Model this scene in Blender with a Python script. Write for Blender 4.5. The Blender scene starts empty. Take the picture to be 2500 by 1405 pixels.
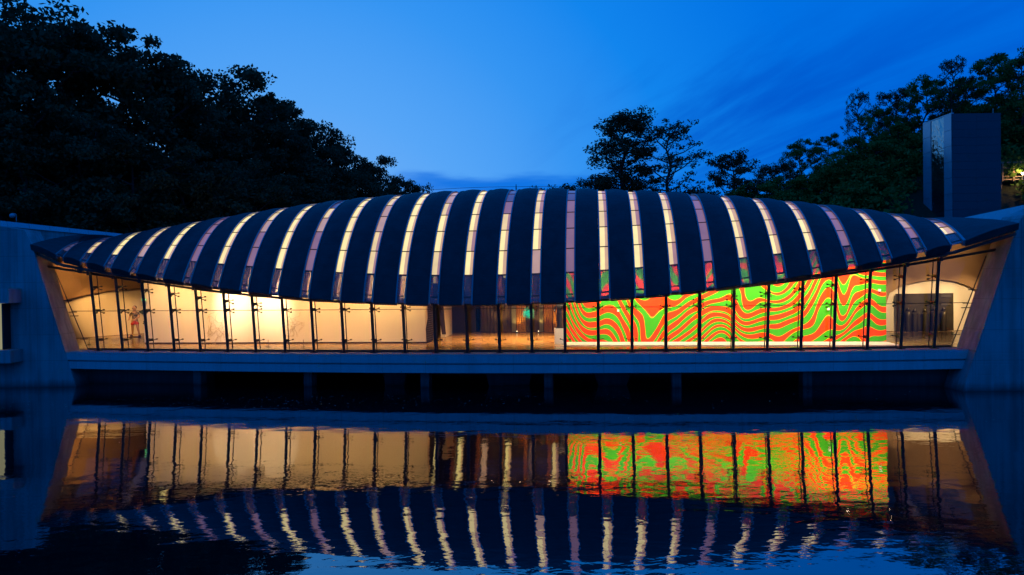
import bpy, math, random
import numpy as np
from mathutils import Vector, Matrix

random.seed(7)
rng = np.random.default_rng(7)
scn = bpy.context.scene
col = scn.collection

# ------------------------------------------------------------------ camera
F = 1850.0                      # focal length in pixels of the 2500 px wide photograph
ROLL, PITCH, CAMZ = 0.014, 0.0128, 6.33
cam_d = bpy.data.cameras.new('camera')
cam_d.sensor_width = 36.0
cam_d.lens = 36.0 * F / 2500.0
cam_d.clip_start = 0.1
cam_d.clip_end = 5000
cam = bpy.data.objects.new('camera', cam_d)
col.objects.link(cam)
FWD = Vector((0, math.cos(PITCH), -math.sin(PITCH)))
UPV = Vector((0, math.sin(PITCH), math.cos(PITCH)))
XV = Vector((1, 0, 0))
cr = (XV * math.cos(ROLL) - UPV * math.sin(ROLL))
cu = (UPV * math.cos(ROLL) + XV * math.sin(ROLL))
m = Matrix.Identity(4)
for i in range(3):
    m[i][0] = cr[i]; m[i][1] = cu[i]; m[i][2] = -FWD[i]
m[2][3] = CAMZ
cam.matrix_world = m
scn.camera = cam

# ------------------------------------------------------------------ dusk sky
world = bpy.data.worlds.new('World')
scn.world = world
world.use_nodes = True
wt = world.node_tree
wn, wl = wt.nodes, wt.links
wn.clear()


def wnode(t, **k):
    n = wn.new(t)
    for a, b in k.items():
        setattr(n, a, b)
    return n


def wmath(op, a, b=None, c=None, clamp=False):
    n = wn.new('ShaderNodeMath'); n.operation = op; n.use_clamp = clamp
    for i, v in enumerate((a, b, c)):
        if v is None:
            continue
        if isinstance(v, (int, float)):
            n.inputs[i].default_value = v
        else:
            wl.new(v, n.inputs[i])
    return n.outputs[0]


def wmix(fac, a, b):
    n = wn.new('ShaderNodeMix'); n.data_type = 'RGBA'
    for s, v in ((0, fac), (6, a), (7, b)):
        if isinstance(v, (int, float)):
            n.inputs[s].default_value = v
        elif isinstance(v, tuple):
            n.inputs[s].default_value = v + (1,)
        else:
            wl.new(v, n.inputs[s])
    return n.outputs[2]


tc = wnode('ShaderNodeTexCoord')
sx = wnode('ShaderNodeSeparateXYZ'); wl.new(tc.outputs['Generated'], sx.inputs[0])
dx, dy, dz = sx.outputs
elev = wmath('MAXIMUM', dz, 0.0)
# afterglow low in the west, left of the axis of the picture
gdir = Vector((-0.30, 1.0, 0.10)).normalized()
dt = wnode('ShaderNodeVectorMath', operation='DOT_PRODUCT'); wl.new(tc.outputs['Generated'], dt.inputs[0]); dt.inputs[1].default_value = gdir
glow = wmath('POWER', wmath('MAXIMUM', dt.outputs['Value'], 0.0), 5.0)
glow = wmath('MULTIPLY', glow, wmath('SUBTRACT', 1.0, wmath('MULTIPLY', elev, 0.72), clamp=True))
rp_ = wnode('ShaderNodeValToRGB'); wl.new(glow, rp_.inputs[0])
els = rp_.color_ramp.elements
els[0].position = 0.0; els[0].color = (0.0, 0.135, 0.72, 1)
els[1].position = 1.0; els[1].color = (0.20, 0.47, 0.94, 1)
for p_, c_ in ((0.25, (0.0, 0.165, 0.77)), (0.45, (0.006, 0.235, 0.85)), (0.62, (0.036, 0.30, 0.89)), (0.80, (0.095, 0.38, 0.93))):
    e_ = els.new(p_); e_.color = c_ + (1,)
base = rp_.outputs[0]
# thin blue-grey cloud streaks, low over the hills
pj = wnode('ShaderNodeCombineXYZ')
den = wmath('ADD', elev, 0.16)
wl.new(wmath('DIVIDE', dx, den), pj.inputs[0]); wl.new(wmath('DIVIDE', dy, den), pj.inputs[1])
mr = wnode('ShaderNodeMapping'); wl.new(pj.outputs[0], mr.inputs['Vector'])
mr.inputs['Rotation'].default_value = (0, 0, math.radians(-24))
mp = wnode('ShaderNodeMapping'); wl.new(mr.outputs[0], mp.inputs['Vector'])
mp.inputs['Scale'].default_value = (1.7, 0.36, 1)
ns = wnode('ShaderNodeTexNoise'); wl.new(mp.outputs[0], ns.inputs['Vector'])
ns.inputs['Scale'].default_value = 1.1; ns.inputs['Detail'].default_value = 7; ns.inputs['Roughness'].default_value = 0.58
ns.inputs['Distortion'].default_value = 0.5
cl = wnode('ShaderNodeMapRange', interpolation_type='SMOOTHSTEP'); wl.new(ns.outputs[0], cl.inputs[0])
cl.inputs[1].default_value = 0.40; cl.inputs[2].default_value = 0.62
side = wnode('ShaderNodeMapRange', interpolation_type='SMOOTHSTEP'); wl.new(dx, side.inputs[0])
side.inputs[1].default_value = -0.02; side.inputs[2].default_value = 0.30
low = wnode('ShaderNodeMapRange', interpolation_type='SMOOTHSTEP'); wl.new(dz, low.inputs[0])
low.inputs[1].default_value = 0.37; low.inputs[2].default_value = 0.20
cm = wmath('MULTIPLY', wmath('MULTIPLY', cl.outputs[0], side.outputs[0]), low.outputs[0])
base = wmix(wmath('MULTIPLY', cm, 0.75), base, (0.0, 0.080, 0.57))
# a flat cloud bank just above the far valley
mp2 = wnode('ShaderNodeMapping'); wl.new(tc.outputs['Generated'], mp2.inputs['Vector']); mp2.inputs['Scale'].default_value = (3.0, 3.0, 17.0)
ns2 = wnode('ShaderNodeTexNoise'); wl.new(mp2.outputs[0], ns2.inputs['Vector']); ns2.inputs['Scale'].default_value = 1.3; ns2.inputs['Detail'].default_value = 6
edge = wmath('ADD', wmath('MULTIPLY', dz, -9.0), wmath('MULTIPLY', ns2.outputs[0], 1.3))
bank = wnode('ShaderNodeMapRange', interpolation_type='SMOOTHSTEP'); wl.new(edge, bank.inputs[0])
bank.inputs[1].default_value = -0.70; bank.inputs[2].default_value = -0.42
side2 = wnode('ShaderNodeMapRange', interpolation_type='SMOOTHSTEP'); wl.new(wmath('ADD', dx, wmath('MULTIPLY', wmath('SUBTRACT', ns2.outputs[0], 0.5), 0.55)), side2.inputs[0])
side2.inputs[1].default_value = -0.22; side2.inputs[2].default_value = 0.0
base = wmix(wmath('MULTIPLY', wmath('MULTIPLY', bank.outputs[0], side2.outputs[0]), 0.95), base, (0.002, 0.165, 0.76))
bg = wnode('ShaderNodeBackground'); wl.new(base, bg.inputs[0]); bg.inputs[1].default_value = 1.0
wo = wnode('ShaderNodeOutputWorld'); wl.new(bg.outputs[0], wo.inputs[0])

scn.view_settings.view_transform = 'Standard'
scn.view_settings.look = 'None'
scn.view_settings.exposure = 0.0
scn.view_settings.gamma = 1.0
scn.view_settings.use_curve_mapping = False
scn.render.engine = 'CYCLES'
scn.cycles.use_denoising = True
scn.cycles.max_bounces = 8
scn.cycles.diffuse_bounces = 3
scn.cycles.glossy_bounces = 4
scn.cycles.transparent_max_bounces = 24
scn.cycles.sample_clamp_indirect = 6
scn.cycles.caustics_reflective = False
scn.cycles.caustics_refractive = False


# ------------------------------------------------------------------ photograph geometry
def ray(px, py):
    u, v = (float(px) - 1250.0) / F, (702.5 - float(py)) / F
    return FWD + u * (XV - ROLL * UPV) + v * (UPV + ROLL * XV)


def at_z(px, py, z):
    d = ray(px, py)
    return Vector((0, 0, CAMZ)) + d * ((z - CAMZ) / d.z)


def at_y(px, py, y):
    d = ray(px, py)
    return Vector((0, 0, CAMZ)) + d * (y / d.y)


# ------------------------------------------------------------------ materials
class NT:
    def __init__(s, name):
        s.mat = bpy.data.materials.new(name)
        s.mat.use_nodes = True
        s.t = s.mat.node_tree
        s.n, s.l = s.t.nodes, s.t.links
        s.n.clear()
        s.out = s.n.new('ShaderNodeOutputMaterial')

    def node(s, t, **k):
        n = s.n.new(t)
        for a, b in k.items():
            setattr(n, a, b)
        return n

    def link(s, a, b):
        s.l.new(a, b)

    def setv(s, sock, v):
        if isinstance(v, (int, float)):
            sock.default_value = v
        elif isinstance(v, tuple):
            sock.default_value = v + (1,) if len(v) == 3 and sock.type == 'RGBA' else v
        else:
            s.l.new(v, sock)

    def math(s, op, a, b=0.0, clamp=False):
        n = s.n.new('ShaderNodeMath'); n.operation = op; n.use_clamp = clamp
        s.setv(n.inputs[0], a); s.setv(n.inputs[1], b)
        return n.outputs[0]

    def mix(s, f, a, b):
        n = s.n.new('ShaderNodeMix'); n.data_type = 'RGBA'
        s.setv(n.inputs[0], f); s.setv(n.inputs[6], a); s.setv(n.inputs[7], b)
        return n.outputs[2]

    def coords(s, scale=(1, 1, 1), rot=(0, 0, 0), world=True):
        if world:
            g = s.n.new('ShaderNodeNewGeometry').outputs['Position']
        else:
            g = s.n.new('ShaderNodeTexCoord').outputs['Object']
        mpn = s.n.new('ShaderNodeMapping'); s.l.new(g, mpn.inputs['Vector'])
        mpn.inputs['Scale'].default_value = scale; mpn.inputs['Rotation'].default_value = rot
        return mpn.outputs[0]

    def noise(s, vec, scale, detail=3.0, rough=0.5, dist=0.0):
        n = s.n.new('ShaderNodeTexNoise'); s.l.new(vec, n.inputs['Vector'])
        n.inputs['Scale'].default_value = scale; n.inputs['Detail'].default_value = detail
        n.inputs['Roughness'].default_value = rough; n.inputs['Distortion'].default_value = dist
        return n.outputs[0]

    def ramp(s, v, a, b):
        n = s.n.new('ShaderNodeMapRange'); n.interpolation_type = 'SMOOTHSTEP'
        s.l.new(v, n.inputs[0]); n.inputs[1].default_value = a; n.inputs[2].default_value = b
        return n.outputs[0]

    def bump(s, h, strength=0.3, dist=0.02):
        n = s.n.new('ShaderNodeBump'); s.l.new(h, n.inputs['Height'])
        n.inputs['Strength'].default_value = strength; n.inputs['Distance'].default_value = dist
        return n.outputs[0]

    def schlick(s, f0, normal=None):
        g = s.n.new('ShaderNodeNewGeometry')
        d = s.n.new('ShaderNodeVectorMath'); d.operation = 'DOT_PRODUCT'
        s.l.new(normal or g.outputs['Normal'], d.inputs[0]); s.l.new(g.outputs['Incoming'], d.inputs[1])
        c = s.math('SUBTRACT', 1.0, s.math('ABSOLUTE', d.outputs['Value']), True)
        return s.math('ADD', s.math('MULTIPLY', s.math('POWER', c, 5.0), 1.0 - f0), f0)

    def pbsdf(s, color, rough=0.6, metal=0.0, spec=0.5, normal=None, emit=None, estr=0.0):
        p = s.n.new('ShaderNodeBsdfPrincipled')
        s.setv(p.inputs['Base Color'], color); s.setv(p.inputs['Roughness'], rough)
        p.inputs['Metallic'].default_value = metal; p.inputs['Specular IOR Level'].default_value = spec
        if normal is not None:
            s.l.new(normal, p.inputs['Normal'])
        if emit is not None:
            s.setv(p.inputs['Emission Color'], emit); s.setv(p.inputs['Emission Strength'], estr)
        s.l.new(p.outputs[0], s.out.inputs[0])
        return p


M = {}


def simple(name, color, rough=0.6, metal=0.0, var=0.15, nscale=2.0, spec=0.5, bump=0.0):
    t = NT(name)
    n = t.noise(t.coords(), nscale, 4)
    dark = tuple(c * (1 - var) for c in color); light = tuple(min(1, c * (1 + var)) for c in color)
    c = t.mix(n, dark, light)
    nb = t.bump(t.noise(t.coords(), nscale * 9, 4), bump, 0.02) if bump else None
    t.pbsdf(c, rough, metal, spec, nb)
    M[name] = t.mat
    return t.mat


def emitter(name, color, strength):
    t = NT(name)
    e = t.node('ShaderNodeEmission')
    e.inputs[0].default_value = color + (1,); e.inputs[1].default_value = strength
    t.link(e.outputs[0], t.out.inputs[0])
    M[name] = t.mat
    return t.mat


# concrete: board-marked, streaked by rain
def concrete(name, a, b, vscale=1.0):
    t = NT(name)
    n1 = t.noise(t.coords((1, 1, 0.22)), 0.9 * vscale, 6, 0.6)
    n2 = t.noise(t.coords((2.5, 2.5, 0.07)), 1.6 * vscale, 4, 0.6)
    n3 = t.noise(t.coords(), 22, 4, 0.7)
    f = t.math('ADD', t.math('MULTIPLY', n1, 0.6), t.math('MULTIPLY', n2, 0.4))
    f = t.ramp(f, 0.33, 0.66)
    c = t.mix(f, a, b)
    c = t.mix(t.math('MULTIPLY', n3, 0.35), c, tuple(x * 0.6 for x in a))
    geo = t.node('ShaderNodeNewGeometry')
    sz = t.node('ShaderNodeSeparateXYZ'); t.link(geo.outputs['Position'], sz.inputs[0])
    damp = t.node('ShaderNodeMapRange'); t.link(t.math('ADD', sz.outputs[2], t.math('MULTIPLY', n2, 0.5)), damp.inputs[0])
    damp.inputs[1].default_value = 0.25; damp.inputs[2].default_value = 0.75
    c = t.mix(damp.outputs[0], tuple(x * 0.35 for x in a), c)       # wet tide mark at the waterline
    w = t.node('ShaderNodeTexWave'); w.bands_direction = 'Z'; w.inputs['Scale'].default_value = 0.55
    t.link(t.coords(), w.inputs['Vector'])
    lines = t.ramp(w.outputs[1], 0.97, 1.0)
    jx = t.math('LESS_THAN', t.math('FRACT', t.math('MULTIPLY', sz.outputs[0], 0.41)), 0.012)
    jz = t.math('LESS_THAN', t.math('FRACT', t.math('MULTIPLY', sz.outputs[2], 0.62)), 0.018)
    joint = t.math('MAXIMUM', jx, jz)
    c = t.mix(t.math('MULTIPLY', joint, 0.45), c, tuple(x * 0.4 for x in a))
    lines = t.math('ADD', lines, t.math('MULTIPLY', joint, 2.0))
    h = t.math('ADD', t.math('MULTIPLY', n3, 0.5), t.math('MULTIPLY', lines, -0.6))
    t.pbsdf(c, 0.72, 0, 0.35, t.bump(h, 0.35, 0.02))
    M[name] = t.mat


concrete('concrete', (0.21, 0.205, 0.195), (0.45, 0.44, 0.42))
concrete('slab_concrete', (0.44, 0.435, 0.43), (0.56, 0.55, 0.54), 1.4)
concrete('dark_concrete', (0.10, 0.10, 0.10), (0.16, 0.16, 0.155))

# roof: dark weathered copper in courses across the arch
t = NT('roof_metal')
uvn = t.node('ShaderNodeUVMap')
mpn = t.node('ShaderNodeMapping'); t.link(uvn.outputs[0], mpn.inputs['Vector'])
wv = t.node('ShaderNodeTexWave'); wv.bands_direction = 'Y'; wv.wave_profile = 'SAW'
wv.inputs['Scale'].default_value = 0.62; wv.inputs['Distortion'].default_value = 0.15
t.link(mpn.outputs[0], wv.inputs['Vector'])
seam = t.ramp(wv.outputs[1], 0.90, 1.0)
nz = t.noise(t.coords(), 1.3, 5, 0.6)
nz2 = t.noise(t.coords((1, 1, 1)), 14, 4, 0.6)
c = t.mix(t.ramp(nz, 0.3, 0.7), (0.020, 0.019, 0.020), (0.036, 0.034, 0.035))
c = t.mix(t.math('MULTIPLY', seam, 0.5), c, (0.055, 0.052, 0.05))
t.pbsdf(c, t.math('ADD', t.math('MULTIPLY', nz2, 0.2), 0.50), 0.0, 0.32, t.bump(t.math('ADD', seam, t.math('MULTIPLY', nz2, 0.25)), 0.4, 0.03))
M['roof_metal'] = t.mat

simple('roof_trim', (0.045, 0.047, 0.052), 0.45, 0.0, 0.2, 3)
simple('curb_metal', (0.24, 0.245, 0.26), 0.38, 0.3, 0.15, 3)
simple('steel_dark', (0.018, 0.016, 0.015), 0.5, 0.0, 0.25, 5)
simple('steel_grey', (0.20, 0.20, 0.21), 0.4, 0.5, 0.2, 5)
simple('coping_metal', (0.42, 0.43, 0.45), 0.42, 0.2, 0.12, 1.2)
simple('tower_panel', (0.055, 0.055, 0.066), 0.4, 0.2, 0.12, 1.0)
simple('tower_metal', (0.40, 0.42, 0.44), 0.3, 0.3, 0.1, 1.0)
simple('wall_white', (0.78, 0.76, 0.72), 0.75, 0, 0.03, 0.6)
simple('wall_cream', (0.62, 0.56, 0.47), 0.75, 0, 0.06, 0.8, bump=0.05)
simple('wall_brown', (0.26, 0.16, 0.085), 0.7, 0, 0.12, 1.2, bump=0.1)
simple('panel_dark', (0.035, 0.03, 0.027), 0.55, 0, 0.2, 2)
simple('bronze', (0.050, 0.042, 0.032), 0.42, 0.6, 0.35, 2.5, bump=0.25)
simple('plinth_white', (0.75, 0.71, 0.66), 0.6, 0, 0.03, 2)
simple('bark', (0.055, 0.045, 0.036), 0.9, 0, 0.4, 4)
simple('ledge', (0.40, 0.36, 0.34), 0.6, 0, 0.12, 3, bump=0.1)
simple('skin', (0.42, 0.25, 0.16), 0.5, 0, 0.08, 6)
simple('hair', (0.10, 0.06, 0.04), 0.6, 0, 0.2, 12)
simple('shorts_red', (0.52, 0.05, 0.03), 0.6, 0, 0.12, 8)
simple('shoe', (0.06, 0.05, 0.045), 0.5, 0, 0.2, 8)
simple('twig_black', (0.40, 0.30, 0.20), 0.6, 0, 0.2, 8)
simple('deck_wood', (0.28, 0.18, 0.10), 0.7, 0, 0.25, 3, bump=0.2)
simple('lamp_grey', (0.35, 0.36, 0.38), 0.4, 0.2, 0.1, 4)
emitter('bulb_warm', (1.0, 0.74, 0.42), 60.0)
emitter('bulb_small', (1.0, 0.74, 0.42), 6.0)
emitter('exit_green', (0.05, 1.0, 0.35), 3.0)
emitter('window_glow', (0.9, 0.85, 0.50), 0.32)

t = NT('shirt')
v = t.node('ShaderNodeTexChecker'); t.link(t.coords(world=False), v.inputs['Vector']); v.inputs['Scale'].default_value = 7
v.inputs[1].default_value = (0.04, 0.04, 0.05, 1); v.inputs[2].default_value = (0.22, 0.15, 0.09, 1)
t.pbsdf(v.outputs[0], 0.7)
M['shirt'] = t.mat

# glulam timber
t = NT('timber')
g = t.noise(t.coords((6, 0.7, 0.7)), 2.0, 5, 0.6)
c = t.mix(g, (0.22, 0.10, 0.04), (0.40, 0.20, 0.08))
t.pbsdf(c, 0.5, 0, 0.4, t.bump(g, 0.15, 0.01))
M['timber'] = t.mat

# polished gallery floor
t = NT('gallery_floor')
g1 = t.noise(t.coords(), 0.5, 5, 0.6); g2 = t.noise(t.coords(), 6, 5, 0.6)
c = t.mix(t.ramp(g1, 0.3, 0.7), (0.36, 0.22, 0.095), (0.48, 0.30, 0.135))
c = t.mix(t.math('MULTIPLY', g2, 0.3), c, (0.24, 0.15, 0.08))
t.pbsdf(c, t.math('ADD', t.math('MULTIPLY', g1, 0.12), 0.16), 0, 0.5)
M['gallery_floor'] = t.mat


# thin architectural glass: clear, mirror-like at a graze
def glass(name, tint, refl, diffuse=0.0, dcol=(0.5, 0.5, 0.5)):
    t = NT(name)
    tr = t.node('ShaderNodeBsdfTransparent'); tr.inputs[0].default_value = tint + (1,)
    gl = t.node('ShaderNodeBsdfGlossy'); gl.inputs['Roughness'].default_value = 0.0
    nn = t.noise(t.coords(), 0.8, 2)
    nb = t.bump(nn, 0.05, 0.02); t.link(nb, gl.inputs['Normal'])
    mx = t.node('ShaderNodeMixShader'); t.link(t.math('MULTIPLY', t.schlick(0.04), refl), mx.inputs[0])
    body = tr.outputs[0]
    if diffuse:
        df = t.node('ShaderNodeBsdfDiffuse'); df.inputs[0].default_value = dcol + (1,)
        tl = t.node('ShaderNodeBsdfTranslucent'); tl.inputs[0].default_value = dcol + (1,)
        dm = t.node('ShaderNodeMixShader'); dm.inputs[0].default_value = 0.5
        t.link(df.outputs[0], dm.inputs[1]); t.link(tl.outputs[0], dm.inputs[2])
        m2 = t.node('ShaderNodeMixShader'); m2.inputs[0].default_value = diffuse
        t.link(body, m2.inputs[1]); t.link(dm.outputs[0], m2.inputs[2]); body = m2.outputs[0]
    t.link(body, mx.inputs[1]); t.link(gl.outputs[0], mx.inputs[2])
    t.link(mx.outputs[0], t.out.inputs[0])
    M[name] = t.mat


glass('glass', (0.97, 0.97, 0.95), 0.9)
glass('frit_glass', (0.80, 0.80, 0.80), 1.0, 0.35, (0.45, 0.45, 0.47))


# frosted skylight glass; the gallery light is put in as its own emission
def sky_panel(name, color, strength):
    t = NT(name)
    n = t.noise(t.coords(), 1.1, 3, 0.5)
    st = t.math('MULTIPLY', t.math('ADD', t.math('MULTIPLY', n, 0.5), 0.75), strength)
    t.pbsdf((0.25, 0.25, 0.25), 0.22, 0, 0.5, None, color, st)
    M[name] = t.mat


sky_panel('panel_bright', (1.0, 0.79, 0.27), 1.08)
sky_panel('panel_warm', (1.0, 0.72, 0.26), 0.84)
sky_panel('panel_soft', (1.0, 0.58, 0.34), 0.46)
sky_panel('panel_mauve', (0.86, 0.40, 0.36), 0.27)
sky_panel('panel_faint', (0.60, 0.40, 0.50), 0.10)
sky_panel('rib_shade_warm', (1.0, 0.58, 0.23), 0.64)  # weaker emission: shade of the rib behind the glass put into colour
sky_panel('rib_shade_soft', (0.95, 0.46, 0.32), 0.40)

# lively orange and green wall finish: loose generic waves
t = NT('wave_mural')
geo = t.node('ShaderNodeNewGeometry')
sx_ = t.node('ShaderNodeSeparateXYZ'); t.link(geo.outputs['Position'], sx_.inputs[0])
big = t.noise(t.coords((0.20, 0.0, 0.085), (0, 0, 0)), 1.0, 1.0, 0.4, 0.35)
mid_ = t.noise(t.coords((0.34, 0.0, 0.16)), 1.0, 0.0, 0.0, 0.8)
hgt = t.math('ADD', sx_.outputs[2], t.math('MULTIPLY', t.math('SUBTRACT', big, 0.5), 13.0))
hgt = t.math('ADD', hgt, t.math('MULTIPLY', t.math('SUBTRACT', mid_, 0.5), 3.5))
sn = t.math('SINE', t.math('MULTIPLY', hgt, 8.2))
n3 = t.noise(t.coords((0.30, 0.0, 0.55)), 1.6, 0.0)
sn = t.math('ADD', sn, t.math('MULTIPLY', t.math('SUBTRACT', n3, 0.5), 2.6))
green = (0.050, 0.37, 0.012); orange = (0.92, 0.055, 0.003); yellow = (0.62, 0.42, 0.03)
f1 = t.ramp(sn, -0.22, -0.14); f2 = t.ramp(sn, -0.03, 0.05)
c = t.mix(f1, green, yellow)
c = t.mix(f2, c, orange)
t.pbsdf(c, 0.75, 0, 0.08)
M['wave_mural'] = t.mat

# wall text: pale printed lines on a dark panel
t = NT('text_panel')
geo = t.node('ShaderNodeNewGeometry')
sx_ = t.node('ShaderNodeSeparateXYZ'); t.link(geo.outputs['Position'], sx_.inputs[0])
rowv = t.math('FRACT', t.math('MULTIPLY', sx_.outputs[2], 7.0))
wrd = t.noise(t.coords((0.0, 9.0, 40.0)), 1.0, 0.0)
ink = t.math('MULTIPLY', t.math('GREATER_THAN', rowv, 0.62), t.math('GREATER_THAN', wrd, 0.47))
t.pbsdf(t.mix(ink, (0.010, 0.009, 0.007), (0.11, 0.10, 0.08)), 0.8, 0, 0.1)
M['text_panel'] = t.mat

# golden curtain in deep vertical folds
t = NT('curtain_gold')
g = t.noise(t.coords((3, 3, 0.1)), 2.0, 3)
t.pbsdf(t.mix(g, (0.40, 0.20, 0.03), (0.62, 0.36, 0.07)), 0.55, 0, 0.4)
M['curtain_gold'] = t.mat
simple('olive_backing', (0.11, 0.085, 0.045), 0.7, 0, 0.35, 0.9)
simple('curtain_pale', (0.45, 0.50, 0.40), 0.6, 0, 0.1, 2)
t = NT('turquoise_glass')
t.pbsdf((0.03, 0.50, 0.44), 0.15, 0, 0.6, None, (0.02, 0.5, 0.42), 0.35)  # own glow added to brighten the glass; the burst is no lamp
M['turquoise_glass'] = t.mat


def leaf_mat(name, a, b):
    t = NT(name)
    oi = t.node('ShaderNodeObjectInfo')
    n = t.noise(t.coords(), 0.35, 3)
    c = t.mix(t.ramp(n, 0.3, 0.7), a, b)
    df = t.node('ShaderNodeBsdfDiffuse'); t.link(c, df.inputs[0])
    tl = t.node('ShaderNodeBsdfTranslucent'); t.link(c, tl.inputs[0])
    gl = t.node('ShaderNodeBsdfGlossy'); gl.inputs['Roughness'].default_value = 0.45; gl.inputs[0].default_value = (0.5, 0.5, 0.5, 1)
    m1 = t.node('ShaderNodeMixShader'); m1.inputs[0].default_value = 0.25
    t.link(df.outputs[0], m1.inputs[1]); t.link(tl.outputs[0], m1.inputs[2])
    m2 = t.node('ShaderNodeMixShader'); m2.inputs[0].default_value = 0.015
    t.link(m1.outputs[0], m2.inputs[1]); t.link(gl.outputs[0], m2.inputs[2])
    t.link(m2.outputs[0], t.out.inputs[0])
    M[name] = t.mat


leaf_mat('leaves_dark', (0.035, 0.055, 0.022), (0.065, 0.095, 0.04))
leaf_mat('leaves_green', (0.07, 0.15, 0.025), (0.12, 0.22, 0.04))

# pond water
t = NT('water')
geo = t.node('ShaderNodeNewGeometry')


def wavec(scale, rot):
    mpn = t.node('ShaderNodeMapping'); t.link(geo.outputs['Position'], mpn.inputs['Vector'])
    mpn.inputs['Scale'].default_value = scale; mpn.inputs['Rotation'].default_value = (0, 0, rot)
    return mpn.outputs[0]


w1 = t.noise(wavec((0.55, 1.15, 1), 0.12), 0.75, 2, 0.45, 0.4)
w2 = t.noise(wavec((0.8, 1.3, 1), -0.25), 2.6, 2, 0.5, 0.3)
w3 = t.noise(wavec((1, 1, 1), 0.4), 7.0, 2, 0.5)
calm = t.ramp(t.noise(wavec((0.05, 0.16, 1), 0.05), 1.0, 2), 0.35, 0.68)
hh = t.math('ADD', t.math('MULTIPLY', w1, 1.0), t.math('MULTIPLY', w2, 0.27))
hh = t.math('ADD', hh, t.math('MULTIPLY', w3, 0.045))
hh = t.math('MULTIPLY', hh, t.math('ADD', t.math('MULTIPLY', calm, 0.8), 0.45))
bp = t.bump(hh, 1.0, 0.0125)
wd = t.node('ShaderNodeBsdfDiffuse'); wd.inputs[0].default_value = (0.003, 0.006, 0.009, 1)
wg_ = t.node('ShaderNodeBsdfGlossy'); wg_.inputs['Roughness'].default_value = 0.0; wg_.inputs[0].default_value = (1, 1, 1, 1); t.link(bp, wg_.inputs['Normal'])
wm = t.node('ShaderNodeMixShader'); t.link(t.schlick(0.29), wm.inputs[0]); t.link(wd.outputs[0], wm.inputs[1]); t.link(wg_.outputs[0], wm.inputs[2])
t.link(wm.outputs[0], t.out.inputs[0])
M['water'] = t.mat

t = NT('ground')
n1 = t.noise(t.coords(), 0.35, 6, 0.6); n2 = t.noise(t.coords(), 4, 5, 0.6)
c = t.mix(n1, (0.025, 0.035, 0.014), (0.05, 0.045, 0.025))
t.pbsdf(c, 0.95, 0, 0.2, t.bump(n2, 0.8, 0.15))
M['ground'] = t.mat
simple('floating_leaf', (0.55, 0.42, 0.32), 0.6, 0, 0.4, 6)


# ------------------------------------------------------------------ mesh helpers
WL = {}


def thing(name, loc, label, cat, group=None):
    o = bpy.data.objects.new(name, None)
    o.empty_display_size = 0.3
    col.objects.link(o); o.location = loc; WL[o] = Vector(loc)
    o['label'] = label; o['category'] = cat
    if group:
        o['group'] = group
    return o


def tag(o, label, cat, group=None):
    o['label'] = label; o['category'] = cat
    if group:
        o['group'] = group
    return o


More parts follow.
